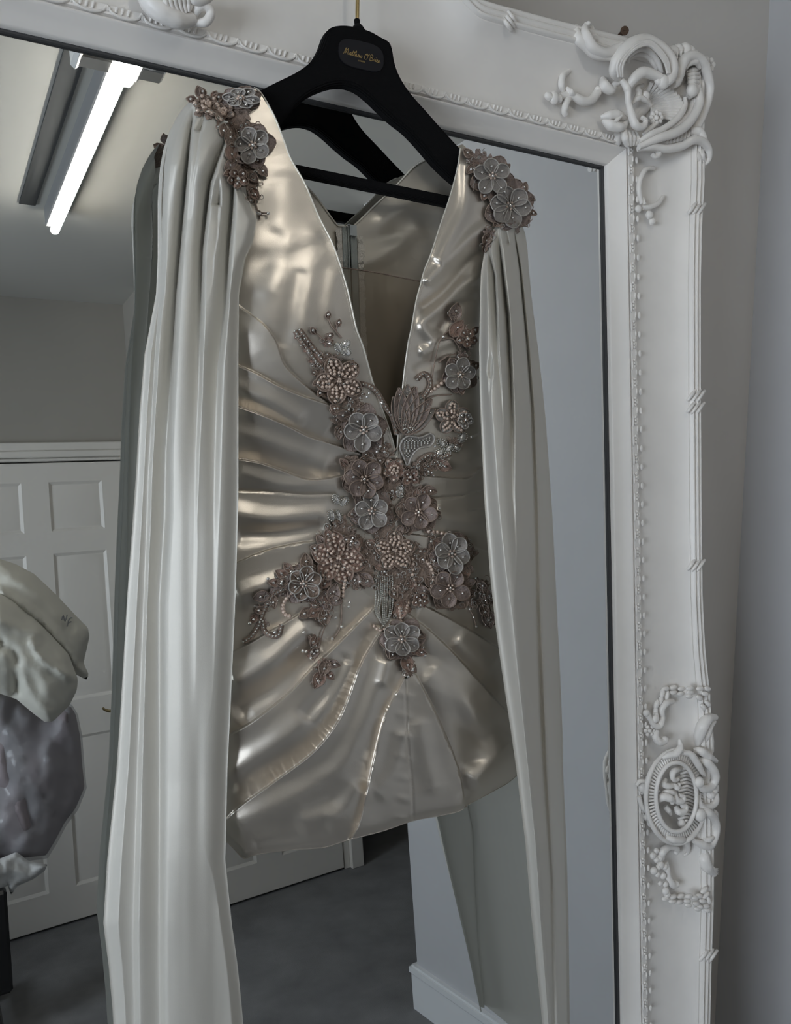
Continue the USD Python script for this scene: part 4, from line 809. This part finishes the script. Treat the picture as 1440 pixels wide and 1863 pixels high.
def flower(cx, cy, r, style='silver', n=5, rot=0., squash=1.0, z=.0025, under=True, centre=5, label=None, lift=.006):
    top, edge, low = STY[style]
    a = np.linspace(0, 2 * np.pi, 40, endpoint=False); rr = r * .45 * (1 + .2 * np.sin(5 * a + rot))
    disc = [(cx, cy)] + list(zip(cx + rr * np.cos(a), cy + rr * np.sin(a) * squash)); d = np.array(disc)
    tri = [(0, 1 + (k + 1) % 40, 1 + k) for k in range(40)]
    f = obj('lace_flower', T(at(d[:, 0], d[:, 1], lw(d[:, 0], d[:, 1]) + z * .6), tri, process=False), low, dress, True, label=label)
    if under:
        for k in range(n):
            th = rot + (k + .5) * 2 * np.pi / n + jit(.15); m, e = petal(cx, cy, th, r * (1.12 + jit(.1)), r * .46, z * .5, .003, .15, squash, tip=1.3, pw=.6)
            obj('lace_petal', m, low, f, True); obj('corded_edge', tube(e, .00055, 5, False), 'cord', f, True)
    cr = []
    for k in range(n):
        th = rot + k * 2 * np.pi / n + jit(.12); L = r * (.92 + jit(.12)); m, e = petal(cx, cy, th, L, r * .37, z, lift + jit(.002), .40, squash, tip=1.5, pw=.55)
        obj('petal', m, top, f, True); obj('corded_edge', tube(e, .0008, 6, False), edge, f, True)
        vein = spline([(cx + t * L * math.cos(th), cy + t * L * math.sin(th) * squash) for t in (.15, .5, .85)], 9); obj('vein', tube(at(vein[:, 0], vein[:, 1], lw(vein[:, 0], vein[:, 1]) + z + lift * np.linspace(.1, .8, len(vein)) + .0006), .0004, 5), edge, f, True)
        q = .62 + jit(.15); cr.append((cx + q * L * math.cos(th), cy + q * L * math.sin(th) * squash))
    pearls(cr, CRY, z + lift * .75 + .0012, 'crystal', f, 'crystals')
    c = [(cx + r * .15 * math.cos(t + rot), cy + r * .15 * math.sin(t + rot) * squash) for t in np.linspace(0, 2 * np.pi, centre, endpoint=False)]
    pearls(c, PR * .85, z + .004, 'pearl', f, 'pearl_centre'); pearls([(cx, cy)], CRY * 1.2, z + .006, 'crystal', f, 'crystals')
    return f
def pearl_flower(cx, cy, r, n=5, rot=0., per=3, material='lace', label=None, squash=1.):
    a = np.linspace(0, 2 * np.pi, 40, endpoint=False); rr = r * .8 * (1 + .18 * np.sin(n * a - n * rot + 1.57))
    d = np.array([(cx, cy)] + list(zip(cx + rr * np.cos(a), cy + rr * np.sin(a) * squash)))
    f = obj('pearl_flower', T(at(d[:, 0], d[:, 1], lw(d[:, 0], d[:, 1]) + .0016), [(0, 1 + (k + 1) % 40, 1 + k) for k in range(40)], process=False), material, dress, True, label=label)
    pts, cr = [], []
    for k in range(n):
        th = rot + 2 * np.pi * k / n; m, e = petal(cx, cy, th, r, r * .38, .0022, .002, .2, squash, tip=1.3, pw=.55)
        obj('petal', m, material, f, True); obj('corded_edge', tube(e, .0008, 6, False), 'cord', f, True)
        for j in range(per):
            t = .30 + .56 * j / max(per - 1, 1)
            for o in ((-.2, 0, .2) if 0 < j < per - 1 and r > 34 else (-.1, .1) if r > 20 and j < per - 1 else (0,)):
                pts.append((cx + jit(1.7) + r * (t * math.cos(th) - o * math.sin(th)), cy + jit(1.7) + r * (t * math.sin(th) + o * math.cos(th)) * squash))
        for t in np.linspace(-.9, .9, 9): cr.append((cx + r * (.72 * math.cos(th + t * .36) + .22 * (1 - abs(t)) * math.cos(th)), cy + r * (.72 * math.sin(th + t * .36) + .22 * (1 - abs(t)) * math.sin(th)) * squash))
    pearls(pts, PR, .0052, 'pearl', f); pearls(cr, .0011, .0034, 'silver_bead', f, 'seed_beads')
    pearls([(cx + 3 * jit(1), cy + 3 * jit(1)) for _ in range(4)], PR * .9, .0055, 'pearl', f, 'pearl_centre')
    return f
def leaf(x, y, L, ang, material='lace_rose', wd=.34, label=None, bead=True):
    m, e = petal(x, y, ang, L, L * wd, .0018, .002, .25)
    f = obj('lace_leaf', m, material, dress, True, label=label)
    obj('corded_edge', tube(e, .0007, 5, False), 'cord', f, True)
    v = spline([(x + t * L * math.cos(ang), y + t * L * math.sin(ang)) for t in (.05, .5, .95)], 9); obj('vein', tube(at(v[:, 0], v[:, 1], lw(v[:, 0], v[:, 1]) + .0035), .0005, 5), 'cord', f, True)
    if bead: pearls([(x + .55 * L * math.cos(ang), y + .55 * L * math.sin(ang))], CRY, .0048, 'crystal', f, 'crystals')
    return f
def vine(pts, r=.0012, beads=None, gap=9, material='cord', br=.0019, fuzzy=False):
    s = spline(pts, 7 * len(pts)); f = obj('lace_vine', tube(at(s[:, 0], s[:, 1], lw(s[:, 0], s[:, 1]) + .0016), r, 6), material, dress, True)
    if beads:
        ls = LineString(s); n = max(2, int(ls.length / gap)); q = [ls.interpolate(k / n, True).coords[0] for k in range(n + 1)]
        pearls(q, br, .0016 + r * .7, beads, f, 'pearl_string' if beads == 'pearl' else 'bead_string')
    if fuzzy:
        e = []
        for o in (-3.2, 3.2):
            g = np.gradient(s, axis=0); g /= np.maximum(np.linalg.norm(g, axis=1, keepdims=True), 1e-9); u = s + o * np.stack([-g[:, 1], g[:, 0]], -1); e.append(tube(at(u[:, 0], u[:, 1], lw(u[:, 0], u[:, 1]) + .0013), .0012, 5))
        obj('corded_edge', e, 'lace', f, True)
    return f
# torn lace ground under the motifs
def ground(circles, material='lace', seed=0, z=.0009, label=None):
    g = []
    for k, (x, y, r) in enumerate(circles):
        a = np.linspace(0, 2 * np.pi, 64, endpoint=False); rr = r * (.86 + .20 * np.sin(a * (5 + (k + seed) % 4) + k) + .10 * np.sin(a * 13 + k * 2))
        g.append(Polygon(list(zip(x + rr * np.cos(a), y + rr * np.sin(a)))).buffer(0))
    u = shapely.union_all(g)
    for h in getattr(u, 'geoms', [u]):
        pts, tri = clipped(h.exterior.coords[:-1], 3.2)
        n = noise(np.stack([pts[:, 0] * .35, pts[:, 1] * .35, pts[:, 0] * 0 + seed], -1), 3)
        gp_ = obj('lace_ground', T(at(pts[:, 0], pts[:, 1], lw(pts[:, 0], pts[:, 1]) + z + .0016 * n), tri, process=False), material, dress, True, label=label)
        P = Polygon(h.exterior.coords); x0, y0, x1, y1 = P.bounds; tr, bd = [], []
        for _ in range(int(P.area / 42)):
            x, y = rng.uniform(x0, x1), rng.uniform(y0, y1)
            if not shapely.contains_xy(P.buffer(3), x, y): continue
            a0, sw, rr = rng.uniform(0, 6.28), rng.uniform(2, 5), rng.uniform(2.2, 6); a = np.linspace(a0, a0 + sw, 8); q = rr * np.linspace(1, rng.uniform(.4, 1.3), 8)
            X, Y = x + q * np.cos(a), y + q * np.sin(a); tr.append(tube(at(X, Y, lw(X, Y) + z + .0022 + .001 * np.sin(np.linspace(0, 3.14, 8))), .00045, 4, False))
            if rng.uniform() < .22: bd.append((x, y))
        half = len(tr) // 3
        if tr: obj('corded_tracery', tr[half:], 'cord', gp_, True, kind='stuff')
        if half: obj('corded_tracery', tr[:half], 'silver_cord', gp_, True, kind='stuff')
        if bd: pearls(bd, .0011, z + .0035, 'silver_bead', gp_, 'seed_beads')
ground([(612, 690, 42), (600, 660, 20), (640, 720, 24), (652, 770, 36), (670, 800, 32), (625, 765, 22), (690, 822, 26), (660, 860, 40), (672, 930, 30), (715, 855, 24), (712, 885, 26), (735, 880, 24), (750, 900, 22), (760, 935, 38), (700, 920, 16), (755, 860, 20)], 'lace', 1, label='brown lace ground at the bust and waist')
ground([(617, 1010, 50), (590, 1040, 22), (660, 1020, 34), (715, 1005, 46), (700, 960, 20), (745, 1040, 36), (770, 1030, 28), (800, 1010, 36), (828, 1010, 40), (820, 1070, 42), (845, 1085, 24), (700, 1060, 22), (735, 1080, 26), (650, 1050, 24), (640, 980, 18), (620, 960, 22)], 'lace', 2, label='brown lace ground across the hips')
ground([(550, 1060, 38), (520, 1058, 22), (575, 1075, 22), (590, 1110, 14)], 'lace_mauve', 3, label='mauve lace ground on the left hip')
ground([(732, 1163, 30), (712, 1175, 16), (742, 1205, 13), (745, 1225, 8), (765, 1185, 10)], 'lace', 4)
ground([(375, 192, 26), (405, 200, 26), (432, 195, 30), (440, 235, 26), (448, 270, 30), (440, 305, 24), (455, 330, 18), (463, 355, 12)], 'lace', 5, label='brown lace ground on the left shoulder')
ground([(870, 290, 20), (890, 318, 34), (915, 350, 28), (930, 378, 40), (940, 400, 22), (890, 425, 12), (885, 445, 9)], 'lace_mauve', 6, label='mauve lace ground on the right shoulder')
ground([(838, 680, 28), (850, 620, 18), (842, 650, 12)], 'lace_mauve', 7)
ground([(885, 1090, 20), (893, 1125, 14), (880, 1065, 12)], 'lace', 8)
ground([(600, 1092, 17), (588, 1122, 15), (575, 1106, 13), (572, 1165, 11), (569, 1190, 11)], 'lace_rose', 9); ground([(590, 1212, 15), (583, 1234, 10), (576, 1247, 6)], 'lace_rose', 10, label='rose lace leaf shape hanging lowest on the left')
ground([(490, 1088, 13), (476, 1110, 11), (480, 1134, 9), (505, 1075, 14)], 'lace_mauve', 11); ground([(545, 612, 10), (560, 632, 11), (576, 652, 15), (597, 622, 11)], 'lace_rose', 12)
ground([(828, 575, 10), (843, 600, 11)], 'lace_rose', 13); ground([(800, 842, 15), (776, 852, 16), (828, 808, 13)], 'lace', 14); ground([(766, 1092, 15), (731, 1108, 18), (752, 1066, 14)], 'lace_rose', 15)
# small sprigs that break the edge of the lace
for x, y, r in ((612, 690, 42), (652, 770, 36), (625, 765, 22), (660, 860, 40), (672, 930, 30), (760, 935, 38), (617, 1010, 50), (590, 1040, 22), (660, 1020, 34), (715, 1005, 46), (745, 1040, 36), (800, 1010, 36), (828, 1010, 40), (820, 1070, 42), (700, 1060, 22), (550, 1060, 38), (732, 1163, 30), (375, 192, 24), (448, 270, 28), (440, 305, 24), (895, 318, 34), (930, 378, 40), (838, 680, 28)):
    for k in range(3):
        a = rng.uniform(0, 6.28); leaf(x + r * .72 * math.cos(a), y + r * .72 * math.sin(a), rng.uniform(14, 22), a + jit(.5), ('lace', 'lace_rose', 'lace_mauve')[k], .36, None, k == 0)
# flowers
pearl_flower(618, 692, 44, 5, .5, 5, 'lace', 'round flower packed with pearls on the left bust')
flower(662, 782, 40, 'silver', 5, .4, label='organza flower below the pearl flower')
flower(663, 872, 39, 'mauve', 6, .2, label='mauve flower left of the waist')
flower(677, 930, 37, 'silver', 5, .9, label='silver organza flower under the waist seam')
flower(762, 932, 36, 'mauve', 5, 2.7, label='dark mauve flower right of the waist')
flower(823, 1007, 38, 'silver', 6, .3, label='silver flower on the right hip')
flower(820, 1070, 38, 'mauve', 5, 1.6, label='mauve flower on the right hip, below the silver one')
flower(732, 1163, 36, 'silver', 6, .5, label='grey organza flower at the top of the skirt wedge')
flower(553, 1062, 34, 'dark', 6, .7, label='dark flower on the left hip')
flower(838, 682, 32, 'silver', 5, 1.1, label='organza flower on the right bust')
flower(438, 178, 36, 'silver', 6, .2, squash=.55, label='organza flower on top of the left shoulder')
flower(460, 264, 38, 'silver', 5, .6, label='silver corded flower on the left shoulder seam', under=True)
flower(897, 320, 36, 'silver', 5, .9, label='upper flower on the right shoulder')
flower(929, 374, 42, 'silver', 6, .2, label='lower flower on the right shoulder')
flower(851, 616, 19, 'rose', 5, .3, under=False, centre=3)
flower(765, 1092, 15, 'rose', 5, .2, under=False, centre=3)
flower(747, 868, 18, 'rose', 4, .7, under=False, centre=3)
flower(433, 325, 20, 'rose', 5, .4, under=False, centre=3)
flower(640, 985, 15, 'mauve', 4, .4, under=False, centre=3)
pearl_flower(617, 1015, 50, 6, .25, 5, 'lace_rose', 'star of pearl-lined petals on the hips')
pearl_flower(719, 1003, 38, 5, -1.57, 5, 'lace', 'pearl clusters at the middle of the hips')
pearl_flower(824, 760, 32, 5, -1.6, 5, 'organza', 'pearl star on the right bust')
pearl_flower(718, 855, 22, 5, .3, 2, 'lace_rose')
pearl_flower(375, 190, 24, 6, .2, 2, 'lace', squash=.7); pearl_flower(404, 203, 24, 5, .5, 2, 'lace', squash=.7)
flower(848, 764, 16, 'silver', 5, .3, under=False, centre=3)
# beaded lotus beside the neckline
for k, (tx, ty) in enumerate(((716, 722), (726, 706), (742, 700), (757, 704), (771, 714), (786, 726), (792, 744), (780, 764))):
    bx, by = 737, 790; th = math.atan2(ty - by, tx - bx); L = math.hypot(tx - bx, ty - by)
    m, e = petal(bx, by, th, L, L * .13 + 3, .002 + .0004 * (k % 2), .003, .3, tip=.95); f = obj('lotus_petal', m, 'lace_mauve' if k % 2 else 'organza', dress, True)
    obj('corded_edge', tube(e, .0007, 5, False), 'cord', f, True)
    pearls([(bx + t * L * math.cos(th), by + t * L * math.sin(th)) for t in np.linspace(.12, .85, 11)], .0011, .0048, 'silver_bead', f, 'seed_beads')
# sequined leaf under the lotus
seq = [(733, 800), (745, 793), (765, 796), (785, 789), (791, 800), (782, 812), (765, 815), (752, 826), (742, 846), (735, 832), (728, 814)]
pts, tri = clipped(seq, 3); sq_ = obj('sequin_leaf', T(at(pts[:, 0], pts[:, 1], lw(pts[:, 0], pts[:, 1]) + .0022), tri, process=False), 'organza', dress, True, label='silver sequined leaf under the lotus')
L = spline(seq + [seq[0]], 70); obj('corded_edge', tube(at(L[:, 0], L[:, 1], lw(L[:, 0], L[:, 1]) + .0028), .0013, 6), 'silver_cord', sq_, True)
inn = pts[shapely.contains_xy(Polygon(seq).buffer(-4), pts[:, 0], pts[:, 1])][::2]; pearls(inn, .0013, .0030, 'silver_bead', sq_, 'sequins')
# faceted oval stones in beaded settings
def stone(x, y, a, b, ang, material='crystal'):
    R = np.array([[math.cos(ang), -math.sin(ang), 0], [-math.sin(ang), -math.cos(ang), 0], [0, 0, 1.]]).T
    R = M.T @ np.array([[math.cos(ang), math.sin(ang), 0], [-math.sin(ang), math.cos(ang), 0], [0, 0, 1.]])
    f = obj('oval_stone', ball(at(x, y, float(lw(x, y)) + .002), PXM, 1, (a, b, b * .6), R), material, dress, False)
    t = np.linspace(0, 2 * np.pi, 14, endpoint=False); c, s = math.cos(ang), math.sin(ang)
    pearls([(x + (a + 2) * math.cos(q) * c - (b + 2) * math.sin(q) * s, y + (a + 2) * math.cos(q) * s + (b + 2) * math.sin(q) * c) for q in t], .0011, .002, 'silver_bead', f, 'bead_setting')
for s in ((805, 806, 8, 4.5, .5), (818, 816, 8, 4.5, 2.4), (802, 823, 8, 4.5, -.3), (842, 796, 8, 5, 2.4), (831, 815, 5, 4, .3), (604, 938, 8, 5, 1.3), (616, 937, 7, 4, 1.2), (612, 908, 7, 4, 1.1), (627, 912, 7, 4, -.7), (629, 626, 7, 4, -.4), (630, 640, 7, 4.5, .3), (616, 632, 6, 3.5, 1.1), (729, 889, 4.5, 4.5, 0), (729, 898, 4.5, 4.5, 0)):
    stone(*s)
stone(596, 959, 4, 5, 0, 'lace')
# silver bead fringe
for k in range(8):
    x0 = 684 + 4.4 * k; p = [(x0 - 1, 1046 + 2 * (k % 3)), (x0 + 1.5 * math.sin(k), 1085), (x0 - 2 + 1.5 * math.cos(2 * k), 1112), (692 + 2.2 * k, 1138 - 3 * abs(k - 3))]
    vine(p, .0007, 'silver_bead', 3.4, 'silver_cord', .0013)
vine([(681, 1139), (692, 1147), (706, 1141)], .0015, 'pearl', 7)
# vines, strings, leaves
for v in ([(537, 602), (552, 625), (566, 645), (578, 661), (592, 674)], [(545, 600), (560, 620), (572, 636), (585, 652)], [(655, 698), (672, 702), (685, 712), (695, 728), (705, 745), (713, 756), (718, 772), (722, 790)], [(478, 1130), (482, 1148), (497, 1157), (508, 1154), (513, 1137)], [(540, 1066), (510, 1075), (491, 1090), (479, 1115), (470, 1140), (456, 1160), (443, 1168)],
          [(760, 690), (770, 680), (780, 685), (784, 700), (776, 716), (768, 724)], [(756, 862), (764, 840), (784, 828), (806, 832), (820, 826)], [(780, 848), (797, 840), (812, 850)]):
    vine(v, .0022, 'silver_bead', 6, 'lace', .0014, True)
for v in ([(597, 575), (602, 590), (611, 602), (622, 615)], [(615, 588), (612, 600)], [(574, 604), (590, 619), (604, 627)], [(805, 612), (798, 628), (791, 660), (786, 690), (780, 716)], [(820, 600), (810, 607), (806, 612)], [(806, 616), (825, 617), (840, 640)], [(798, 660), (815, 648), (828, 644)], [(620, 1085), (622, 1110), (620, 1140), (606, 1165)], [(601, 1120), (588, 1150), (581, 1180), (572, 1202)],
          [(757, 985), (768, 1002), (785, 1000), (795, 985), (780, 975)], [(463, 355), (470, 384), (487, 388)], [(772, 731), (790, 721), (822, 718)], [(650, 1060), (628, 1072), (623, 1090)], [(706, 828), (716, 822), (722, 816)], [(740, 950), (750, 965), (775, 962)]):
    vine(v, .0009, None)
for v, g in (([(785, 712), (800, 701), (809, 693), (820, 681)], 7), ([(780, 967), (795, 968), (812, 972)], 8), ([(770, 1018), (782, 1028), (788, 1044), (787, 1060), (781, 1072)], 6), ([(748, 1008), (752, 1028), (751, 1046), (756, 1064)], 9), ([(530, 1079), (518, 1094), (515, 1107), (520, 1118), (527, 1121)], 6), ([(727, 1106), (728, 1118), (729, 1130)], 6), ([(743, 1097), (740, 1105), (738, 1113)], 5), ([(628, 1056), (625, 1072), (624, 1084)], 6), ([(735, 985), (745, 1002), (742, 1022)], 6)):
    vine(v, .0008, 'pearl', g, 'cord', .0026 if g < 8 else .0025)
vine([(866, 1052), (878, 1073), (886, 1098), (893, 1124)], .0018, 'crystal', 10, 'lace', .0018, True); vine([(855, 1108), (862, 1122), (867, 1139)], .0010, 'crystal', 12)
for a in ((597, 580, 14, -1.5), (615, 594, 14, -1.3), (607, 608, 12, 2.8), (575, 608, 16, -2.2), (592, 622, 15, .3), (826, 584, 34, -1.35), (822, 612, 36, -.95), (858, 608, 18, -.8), (490, 1082, 30, 2.9), (482, 1108, 20, 2.9), (494, 1082, 26, 1.35), (468, 1118, 20, 2.2), (604, 1096, 36, -1.35), (585, 1108, 30, 2.7), (590, 1108, 32, 1.5), (598, 1092, 26, .1), (566, 1108, 26, 2.5), (576, 1158, 20, 2.1), (580, 1180, 22, 2.3), (596, 1200, 32, 1.9), (588, 1222, 34, 2.05), (598, 1205, 22, .3), (594, 1222, 20, .8), (738, 1192, 34, 1.35), (745, 1208, 20, .9), (756, 1184, 22, .25), (752, 1150, 24, .4),
          (878, 1100, 26, 1.2), (886, 1110, 34, 1.35), (868, 1060, 22, .5), (655, 765, 34, 2.6), (640, 760, 30, 3.4), (618, 752, 22, 3.9), (860, 286, 22, -2.4), (866, 300, 22, 2.4), (885, 346, 20, 1.9), (950, 352, 22, -1.2), (962, 385, 16, .3), (890, 425, 24, 1.9), (884, 446, 14, 1.8), (425, 232, 34, 1.9), (420, 262, 34, 1.5), (430, 292, 26, 2.5), (470, 300, 26, .9), (456, 342, 26, 1.0), (470, 384, 10, 1.0), (357, 182, 18, 3.3), (386, 182, 24, -.4), (410, 225, 24, 1.8), (735, 1092, 36, 1.8), (760, 1070, 24, .4), (776, 1050, 26, .9), (560, 1040, 34, -1.7), (525, 1050, 26, 3.6), (510, 1062, 22, 3.3), (770, 890, 26, .2), (765, 905, 22, -.9), (795, 842, 30, .4), (600, 985, 24, -1.8), (655, 1045, 34, .7), (600, 1050, 26, 2.2), (640, 1040, 30, 1.2)):
    leaf(*a, material=('lace_rose', 'lace_mauve', 'lace')[int(a[0]) % 3])
for k, (x, y) in enumerate(((695, 733), (672, 715), (668, 722), (668, 812), (686, 822), (700, 822), (692, 812), (652, 745), (642, 757), (635, 745), (690, 790), (553, 1150), (611, 1124), (605, 1162), (622, 1140), (636, 1096), (635, 1104), (570, 1168), (567, 1186), (578, 1184), (566, 1197), (557, 1185), (551, 1184), (702, 1170), (751, 1219), (743, 1231), (774, 1193), (867, 1140), (807, 613), (488, 388), (470, 388), (792, 812), (780, 858), (786, 860), (858, 795), (800, 925), (785, 985), (700, 1040), (655, 1058), (722, 895), (714, 893), (488, 1053), (513, 1058), (455, 1134), (530, 1040), (500, 1150))):
    pearls([(x, y)], CRY * 1.15, .0042, 'crystal', dress, 'crystal_bead')

# ================================================================== what hangs behind the viewer and shows in the mirror
def rpt(px, py, Y): return np.array([room(x, y, Y=d) for x, y, d in zip(np.ravel(px), np.ravel(py), np.broadcast_to(Y, np.shape(px)).ravel())])
def pillow(name, poly, Y, thick, material, parent, label=None, step=7, wob=.03, seed=0, folds=()):
    """a soft closed shape hanging in the room, its outline given as it shows in the mirror"""
    pts, tri = clipped(poly, step); P = Polygon(poly).buffer(0)
    dist = np.array([P.exterior.distance(Point(*p)) for p in pts]); R = dist.max()
    b = np.sqrt(np.clip(dist / (R * .9), 0, 1))
    n = fbm(np.stack([pts[:, 0] / 45, pts[:, 1] / 70, pts[:, 0] * 0 + seed], -1), 3, seed)
    f = wob * (n - .5) * 2 * np.clip(dist / 14, 0, 1)
    for line, A, wd in folds:
        d, t, o = sdist(line, pts[:, 0], pts[:, 1]); f = f + A * np.exp(-(d / wd) ** 2) * np.exp(-(o / 12) ** 2) * np.clip(dist / 8, 0, 1)
    front, back = rpt(pts[:, 0], pts[:, 1], Y + thick * b + f), rpt(pts[:, 0], pts[:, 1], Y - thick * b)
    k = len(pts); V = np.vstack([front, back]); Fc = np.vstack([tri, tri[:, ::-1] + k])
    return obj(name, T(V, Fc, process=False), material, parent, True, label=label)
bagY = -1.25
gb = thing('garment_bag', 'white cloth garment bag with folded flap, hanging by the panelled door', 'garment bag')
pillow('cover', [(-60, 1010), (0, 1017), (28, 1026), (62, 1044), (90, 1070), (112, 1092), (140, 1122), (160, 1142), (163, 1158), (152, 1206), (162, 1228), (157, 1237), (140, 1228), (110, 1218), (60, 1180), (0, 1140), (-60, 1120)], bagY, .10, 'bag_white', gb, seed=1, wob=.02,
       folds=[([(0, 1075), (50, 1110), (100, 1160), (155, 1228)], .03, 6), ([(135, 1150), (145, 1190), (150, 1215)], .012, 5), ([(0, 1040), (60, 1070), (120, 1130)], .02, 14), ([(0, 1110), (60, 1140), (120, 1200)], -.03, 10)])
pillow('flap', [(-60, 1090), (0, 1078), (30, 1096), (60, 1122), (90, 1152), (125, 1190), (142, 1236), (140, 1256), (126, 1284), (96, 1313), (82, 1314), (58, 1296), (30, 1272), (0, 1262), (-60, 1250)], bagY + .11, .09, 'bag_white', gb, seed=2, wob=.025,
       folds=[([(0, 1130), (60, 1150), (72, 1145)], .02, 10), ([(60, 1170), (80, 1200), (125, 1230)], .03, 8), ([(30, 1215), (60, 1270), (90, 1300)], .02, 10), ([(0, 1170), (25, 1190), (32, 1260)], -.03, 10)])
ink = []
for st in ([(112, 1128), (115, 1119), (118, 1131), (122, 1118)], [(122, 1140), (126, 1126), (132, 1124)], [(125, 1133), (130, 1131)]):
    q = spline(st, 9); ink.append(tube(rpt(q[:, 0], q[:, 1], bagY + .105), .0024, 5))
obj('marking', ink, 'ink', gb, True, label='faint hand-written mark')
gm = thing('wrapped_garment', 'mauve garment in clear plastic hanging under the white bag', 'garment')
pillow('gown', [(-60, 1240), (20, 1262), (80, 1300), (128, 1284), (138, 1300), (146, 1340), (150, 1395), (154, 1432), (138, 1470), (118, 1496), (100, 1530), (84, 1556), (-60, 1572)], bagY - .06, .09, 'bag_mauve', gm, seed=3, wob=.05)
pillow('plastic_sleeve', [(-60, 1236), (20, 1258), (80, 1298), (130, 1280), (142, 1300), (150, 1340), (154, 1395), (158, 1434), (142, 1474), (122, 1500), (104, 1534), (87, 1562), (-60, 1580)], bagY - .06, .12, 'plastic_film', gm, seed=4, wob=.06, label='clear plastic sleeve')
gp = thing('plastic_bag', 'crumpled white plastic bag at the foot of the wrapped garment', 'plastic bag')
pillow('film', [(-60, 1555), (0, 1562), (30, 1550), (52, 1566), (86, 1573), (82, 1584), (60, 1600), (32, 1612), (20, 1628), (14, 1610), (0, 1622), (-60, 1630)], bagY + .03, .05, 'plastic_white', gp, step=4, seed=5, wob=.05)
rail = thing('clothes_rail', 'black metal clothes rail stand at the left edge of the mirror', 'clothes rail')
fx, fy = room(6, 1650, Y=bagY)[0], bagY
obj('upright', [tube([(fx - .05, fy, .06), (fx - .05, fy, 1.86)], .014, 12)], 'black_metal', rail, 40)
obj('bar', tube([(fx - .05, fy, 1.85), (fx - 1.1, fy, 1.85)], .012, 12), 'black_metal', rail, 40)
obj('upright', [tube([(fx - 1.1, fy, .06), (fx - 1.1, fy, 1.86)], .014, 12)], 'black_metal', rail, 40)
for k, xx in enumerate((fx - .05, fx - 1.1)):
    obj('foot', bev(xx - .022, xx + .022, fy - .25, fy + .25, .05, .085, .006), 'black_metal', rail)
    for yy in (fy - .22, fy + .22):
        w_ = obj('castor', [tube([(xx - .012, yy, .026), (xx + .012, yy, .026)], .024, 16)], 'black_metal', rail, 40)
q0 = room(4, 1618, Y=bagY + .06)
obj('cover', bev(q0[0] - .30, q0[0] + .012, bagY + .02, bagY + .08, .16, q0[2], .01), 'black_metal', rail, label='black hanging cloth at the end of the rail')
# hooks that carry the bags on the rail
for t_, nm in ((gb, 'bag_hook'), (gm, 'bag_hook')):
    xx = fx - (.22 if t_ is gb else .32)
    obj(nm, tube(spline([(xx, fy + (.02 if t_ is gb else -.06), 1.5), (xx, fy, 1.72), (xx, fy + .016, 1.845), (xx, fy, 1.870), (xx, fy - .018, 1.85)], 24), .0025, 8), 'chrome', t_, True)
